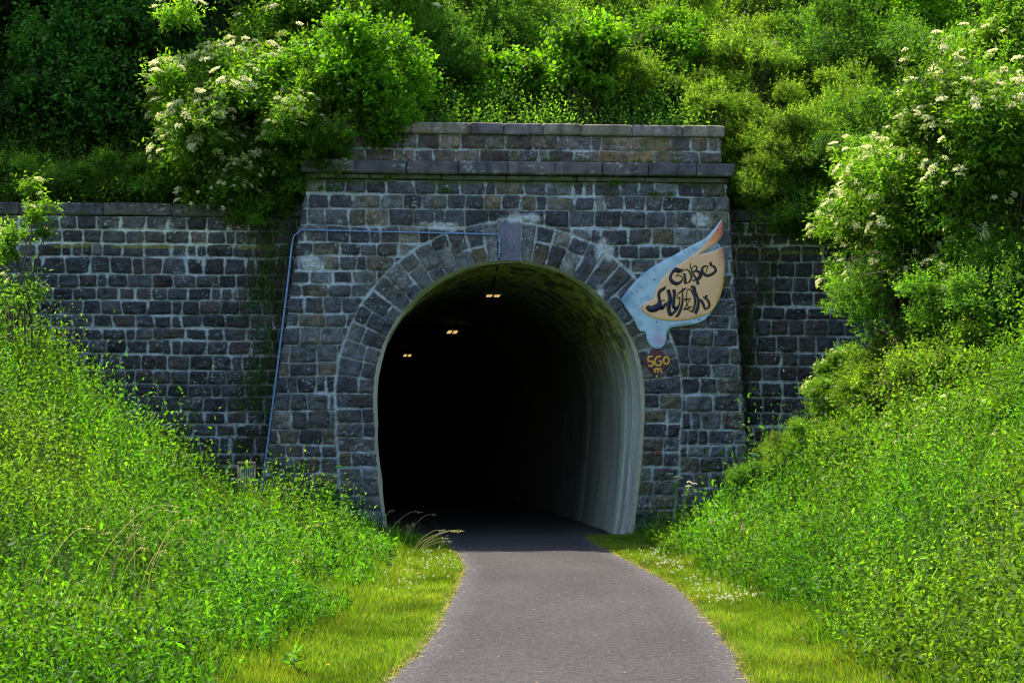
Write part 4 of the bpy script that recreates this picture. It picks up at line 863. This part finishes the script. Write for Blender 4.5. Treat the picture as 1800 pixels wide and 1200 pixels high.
def stalk(seed, H, k, LL, LW, n=5, flower=None):
    def b():
        rng = np.random.RandomState(seed); g = Geo(); gs = Geo(); gfs = []
        for i in range(n):
            p0 = rng.normal(size=3)*[.10, .08, 0]; d = nrmz(np.array([rng.normal()*.16, rng.normal()*.12, 1])); hh = H*rng.uniform(.65, 1.05)
            tube(gs, [p0, p0+d*hh*.5, p0+d*hh], [.006, .005, .003], (.10, .17, .04), 5)
            shoots(g, p0[None], d[None], k, hh, LL, LW, np.array([.05, .15, .015]), np.array([.12, .28, .03]), rng, 0, .9)
            shoots(g, (p0+d*hh*.85)[None]+rng.normal(size=(4, 3))*.01, d[None]+rng.normal(size=(4, 3))*.3, 5, .12, LL*.7, LW*.8, np.array([.10, .24, .02]), np.array([.14, .3, .04]), rng)
            if flower:
                for q in range(3):
                    c = p0+d*hh+rng.normal(size=3)*[.09, .05, .06]+UP*.05; gf = Geo(); gfs.append(gf); tube(gs, [p0+d*hh*.8, c], .003, (.10, .17, .04), 4); m = 40; th = rng.rand(m)*6.28; r_ = np.sqrt(rng.rand(m))*.055
                    leaf_quads(gf, c+np.stack([r_*np.cos(th), r_*np.sin(th), .02*(1-r_/.055)], -1), rng.normal(size=(m, 3)), UP+rng.normal(size=(m, 3))*.5, .016, .016, np.array(flower), rng)
        out = [('leaves', g, M_LEAF), ('stem', gs, M_STEM)]
        out += [('flower_head', q, M_PETAL) for q in gfs]
        return out
    return b
def at_ground(px, d, dz=-.05): x = (px-CX)/F*d; return (x, d, float(bank(x, d))+dz)
plant('goldenrod', at_ground(492, 34.2), 'tall leafy weed standing up against the portal foot beside the pipe', 'weed', 'tall weeds at the portal foot', stalk(301, 1.2, 26, .11, 1.6*.026, 8))
plant('goldenrod', at_ground(520, 34.4), 'leafy weed right of the tallest one at the portal foot', 'weed', 'tall weeds at the portal foot', stalk(302, 1.0, 24, .10, 1.6*.026, 7))
plant('goldenrod', at_ground(566, 34.1), 'broad clump of leafy weed midway between pipe and arch', 'weed', 'tall weeds at the portal foot', stalk(303, .85, 24, .11, 1.6*.026, 9))
plant('goldenrod', at_ground(592, 34.4), 'leafy weed nearest the left side of the arch', 'weed', 'tall weeds at the portal foot', stalk(304, .8, 24, .10, 1.6*.026, 7))
plant('cow_parsley', at_ground(1182, 33.6), 'white-headed cow parsley standing before the right side of the arch', 'wildflower', None, stalk(305, 1.15, 10, .07, .03, 4, (.74, .70, .52)))
def stalks(seed, n, H, lean, spread=.35):
    def b():
        rng = np.random.RandomState(seed); g = Geo(); gh = Geo()
        for i in range(n):
            p0 = np.array([rng.normal()*spread, rng.normal()*spread*.6, 0]); hh = H*rng.uniform(.6, 1.1); l_ = np.array([lean+rng.normal()*.25, rng.normal()*.15, 0])*hh
            q = catmull([p0, p0+UP*hh*.5+l_*.25, p0+UP*hh*.88+l_*.8, p0+UP*hh*.9+l_*1.25], 5); c = np.array([.52, .48, .28])*rng.uniform(.7, 1.1); tube(g, q, np.linspace(.004, .002, len(q)), c, 4)
            m = 11; f = rng.uniform(.8, 1, m); ix = (f*(len(q)-1)).astype(int); leaf_quads(gh, q[ix]+rng.normal(size=(m, 3))*.012, (q[-1]-q[-4])+rng.normal(size=(m, 3))*.05, rng.normal(size=(m, 3)), .03, .009, np.array([.52, .48, .26])*rng.uniform(.7, 1.1, (m, 1)), rng)
        return [('stem', g, M_GRASS), ('seed_head', gh, M_GRASS)]
    return b
tg = 'flowering grass clumps on the left bank'
for i, (px, d, n, H, ln_, lab) in enumerate(((694, 33.4, 7, .6, .4, 'golden seeding grass leaning over the left corner of the tunnel mouth'), (720, 31.5, 5, .42, 1.5, 'arching grass stalk bending low toward the path'), (655, 33, 8, .62, .1, 'seeding grass in front of the arch foot'), (250, 19.5, 14, .75, .1, 'pale dry grass stalks in the middle of the left bank'), (330, 21, 12, .7, .1, 'pale grass stalks right of the dry clump on the left bank'), (150, 18, 8, .95, .2, 'sparse tall grass stalks near the left edge'), (470, 24, 9, .8, .1, 'thin grass stalks below the leafy weeds on the left bank'), (395, 20, 9, .8, -.1, 'upright straw stalks on the lower left bank'))):
    plant('seeding_grass', at_ground(px, d), lab, 'grass clump', tg, stalks(320+i, n, H, ln_, .3 if d < 30 else .18))
def dandelion(seed):
    def b():
        rng = np.random.RandomState(seed); g = Geo(); gs = Geo(); gl = Geo(); tube(gs, [(0, 0, 0), (.01, 0, .07), (.012, 0, .13)], .003, (.12, .2, .05), 5); m = 26; th = rng.rand(m)*6.28
        leaf_quads(g, np.array([.012, 0, .13])+np.zeros((m, 3)), np.stack([np.cos(th), np.sin(th), rng.rand(m)*.9], -1), UP+np.zeros((m, 3)), .02, .007, np.array([.85, .62, .02]), rng)
        th = np.arange(6)*1.05; leaf_quads(gl, np.zeros((6, 3)), np.stack([np.cos(th), np.sin(th), .4+0*th], -1), UP+np.zeros((6, 3)), .12, .03, np.array([.05, .14, .015]), rng)
        return [('flower_head', g, M_PETAL), ('stem', gs, M_STEM), ('leaves', gl, M_LEAF)]
    return b
plant('dandelion', at_ground(515, 15.4), 'left of two yellow dandelions at the bottom edge of the grass', 'dandelion', 'dandelions in the left verge', dandelion(1))
plant('dandelion', at_ground(574, 15.4), 'right of two yellow dandelions at the bottom edge of the grass', 'dandelion', 'dandelions in the left verge', dandelion(2))
plant('dock', at_ground(564, 15.2), 'broad upright dock leaves between the dandelions', 'weed', None, stalk(340, .2, 5, .13, .045, 1))
pk = 'pink bistort spikes on the right bank'
rng = np.random.RandomState(88)
for i, (px, py) in enumerate(((1256, 883), (1313, 884), (1320, 885), (1336, 890), (1293, 905), (1271, 905), (1347, 907), (1250, 912), (1305, 922))):
    d = 32-.02*(py-880)*10; x = (px-CX)/F*d; ztop = CAMZ+(HY-py)/F*d; z0 = float(bank(x, d)); Hh = max(ztop-z0, .25)
    def b(Hh=Hh, i=i):
        g = Geo(); gs = Geo(); r = np.random.RandomState(400+i); tube(gs, [(0, 0, 0), (.01, 0, Hh*.5), (0, 0, Hh)], .003, (.12, .2, .05), 4); m = 30; f = r.rand(m)
        leaf_quads(g, np.stack([r.normal(size=m)*.008, r.normal(size=m)*.008, Hh-.07+.08*f], -1), r.normal(size=(m, 3)), r.normal(size=(m, 3)), .015, .014, np.array([.70, .42, .50]), r); return [('flower_head', g, M_PETAL), ('stem', gs, M_STEM)]
    plant('bistort', (x, d, z0), 'pale pink flower spike among the weeds on the right bank by the arch', 'wildflower', pk, b)
# creepers in the two corners
def creeper(name, s_a, s_b, z_a, z_b, n, seed, label, cfac, t):
    rng = np.random.RandomState(seed); z = z_a+(z_b-z_a)*rng.rand(n)**.8; q = (z-z_a)/(z_b-z_a); s = s_a(z)+(s_b(z)-s_a(z))*rng.beta(2, 2, n)
    ok = fbm(s*3, z*2.2, seed+1) > .42; s, z = s[ok], z[ok]; n = len(s); r = empty(name, PW(s.mean(), z_a, t), label, 'creeper'); g = Geo()
    P = PW(s, z, t+.05+rng.rand(n)*.12); dn = nrmz(np.stack([rng.normal(size=n)*.5, -.3-rng.rand(n)*.5, -.9+rng.rand(n)*.5], -1))
    c = np.array([.035, .095, .012])*cfac*(1+rng.uniform(-.3, .5, (n, 1))); br = (fbm(s*5, z*3, seed+3) > .58)[:, None]; c = np.where(br, np.array([.075, .055, .03]), c)
    shoots(g, P, dn, 7, .22, .06, .026, c, c*1.9, rng); nb = n*2; i = rng.randint(n, size=nb); leaf_quads(g, P[i]+rng.normal(size=(nb, 3))*.04, dn[i]+rng.normal(size=(nb, 3))*.3, rng.normal(size=(nb, 3)), .22, .009, np.where(rng.rand(nb, 1) < .5, np.array([.13, .10, .05]), np.array([.06, .13, .02])), rng)
    adopt(g.build('foliage', M_LEAF), r); gb = Geo()
    for i in range(16):
        z0 = z_b-rng.rand()*1.0; z1 = z0-rng.uniform(.6, 2.5); zz_ = np.linspace(z0, max(z1, z_a), 8); ss = s_a(zz_)+(s_b(zz_)-s_a(zz_))*rng.rand()+np.cumsum(rng.normal(size=8)*.03); tube(gb, PW(ss, zz_, t+.06+.05*rng.rand()+.04*np.sin(np.arange(8))), .005, lin(110, 92, 70)*rng.uniform(.5, 1), 4)
    adopt(gb.build('stem', M_BARK), r)
zc_ = ZW
creeper('creeper', lambda z: left(z)-.75-.15*(z > 4), lambda z: left(z)-.02+0*z, 1.2, ZW+.1, 520, 91, 'straggling creeper and grass hanging in the corner left of the blue pipe', 1.1, -.42)
creeper('creeper', lambda z: right(z)+.0*z, lambda z: right(z)+.45+.5*(z > 4.4), 2.2, ZW+.2, 300, 92, 'sparse hanging vines in the dark corner right of the name board', .7, -.42)
# bare twigs
gtw = 'bare brown twigs caught in the shrubs'
def twigs(px, py, d, n, L, seed, label):
    rng = np.random.RandomState(seed); c = VW(px, py, d); r = empty('dry_branch', c, label, 'branch', gtw); g = Geo()
    for i in range(n):
        p0 = c+rng.normal(size=3)*[.35, .2, .2]*L; d_ = nrmz(np.array([rng.normal(), rng.normal()*.3, rng.normal()*.6])); q = catmull([p0, p0+d_*L*.4+UP*.05, p0+d_*L*.8+rng.normal(size=3)*.08, p0+d_*L*1.1-UP*.08], 4); tube(g, q, np.linspace(.008, .002, len(q)), lin(110, 88, 70)*rng.uniform(.7, 1.1), 5)
        for k in range(2): m = q[6+k*2]; tube(g, [m, m+rng.normal(size=3)*[.2, .1, .16]*L], [.005, .002], lin(100, 80, 64), 4)
    adopt(g.build('twig', M_BARK), r)
twigs(970, 90, 39.2, 6, .8, 1, 'bare twigs left of the bright hazel sapling')
twigs(1130, 95, 39.2, 7, 1.0, 2, 'bare branches right of the bright hazel sapling')
twigs(1610, 660, 27.6, 9, .7, 3, 'brown dry twigs in the thorn bush on the right bank')
twigs(1560, 480, 29.4, 8, .6, 4, 'brown twigs under the left side of the right elder')
twigs(1750, 20, 40, 6, 1.0, 5, 'pale bare twigs against the dark upper right corner')
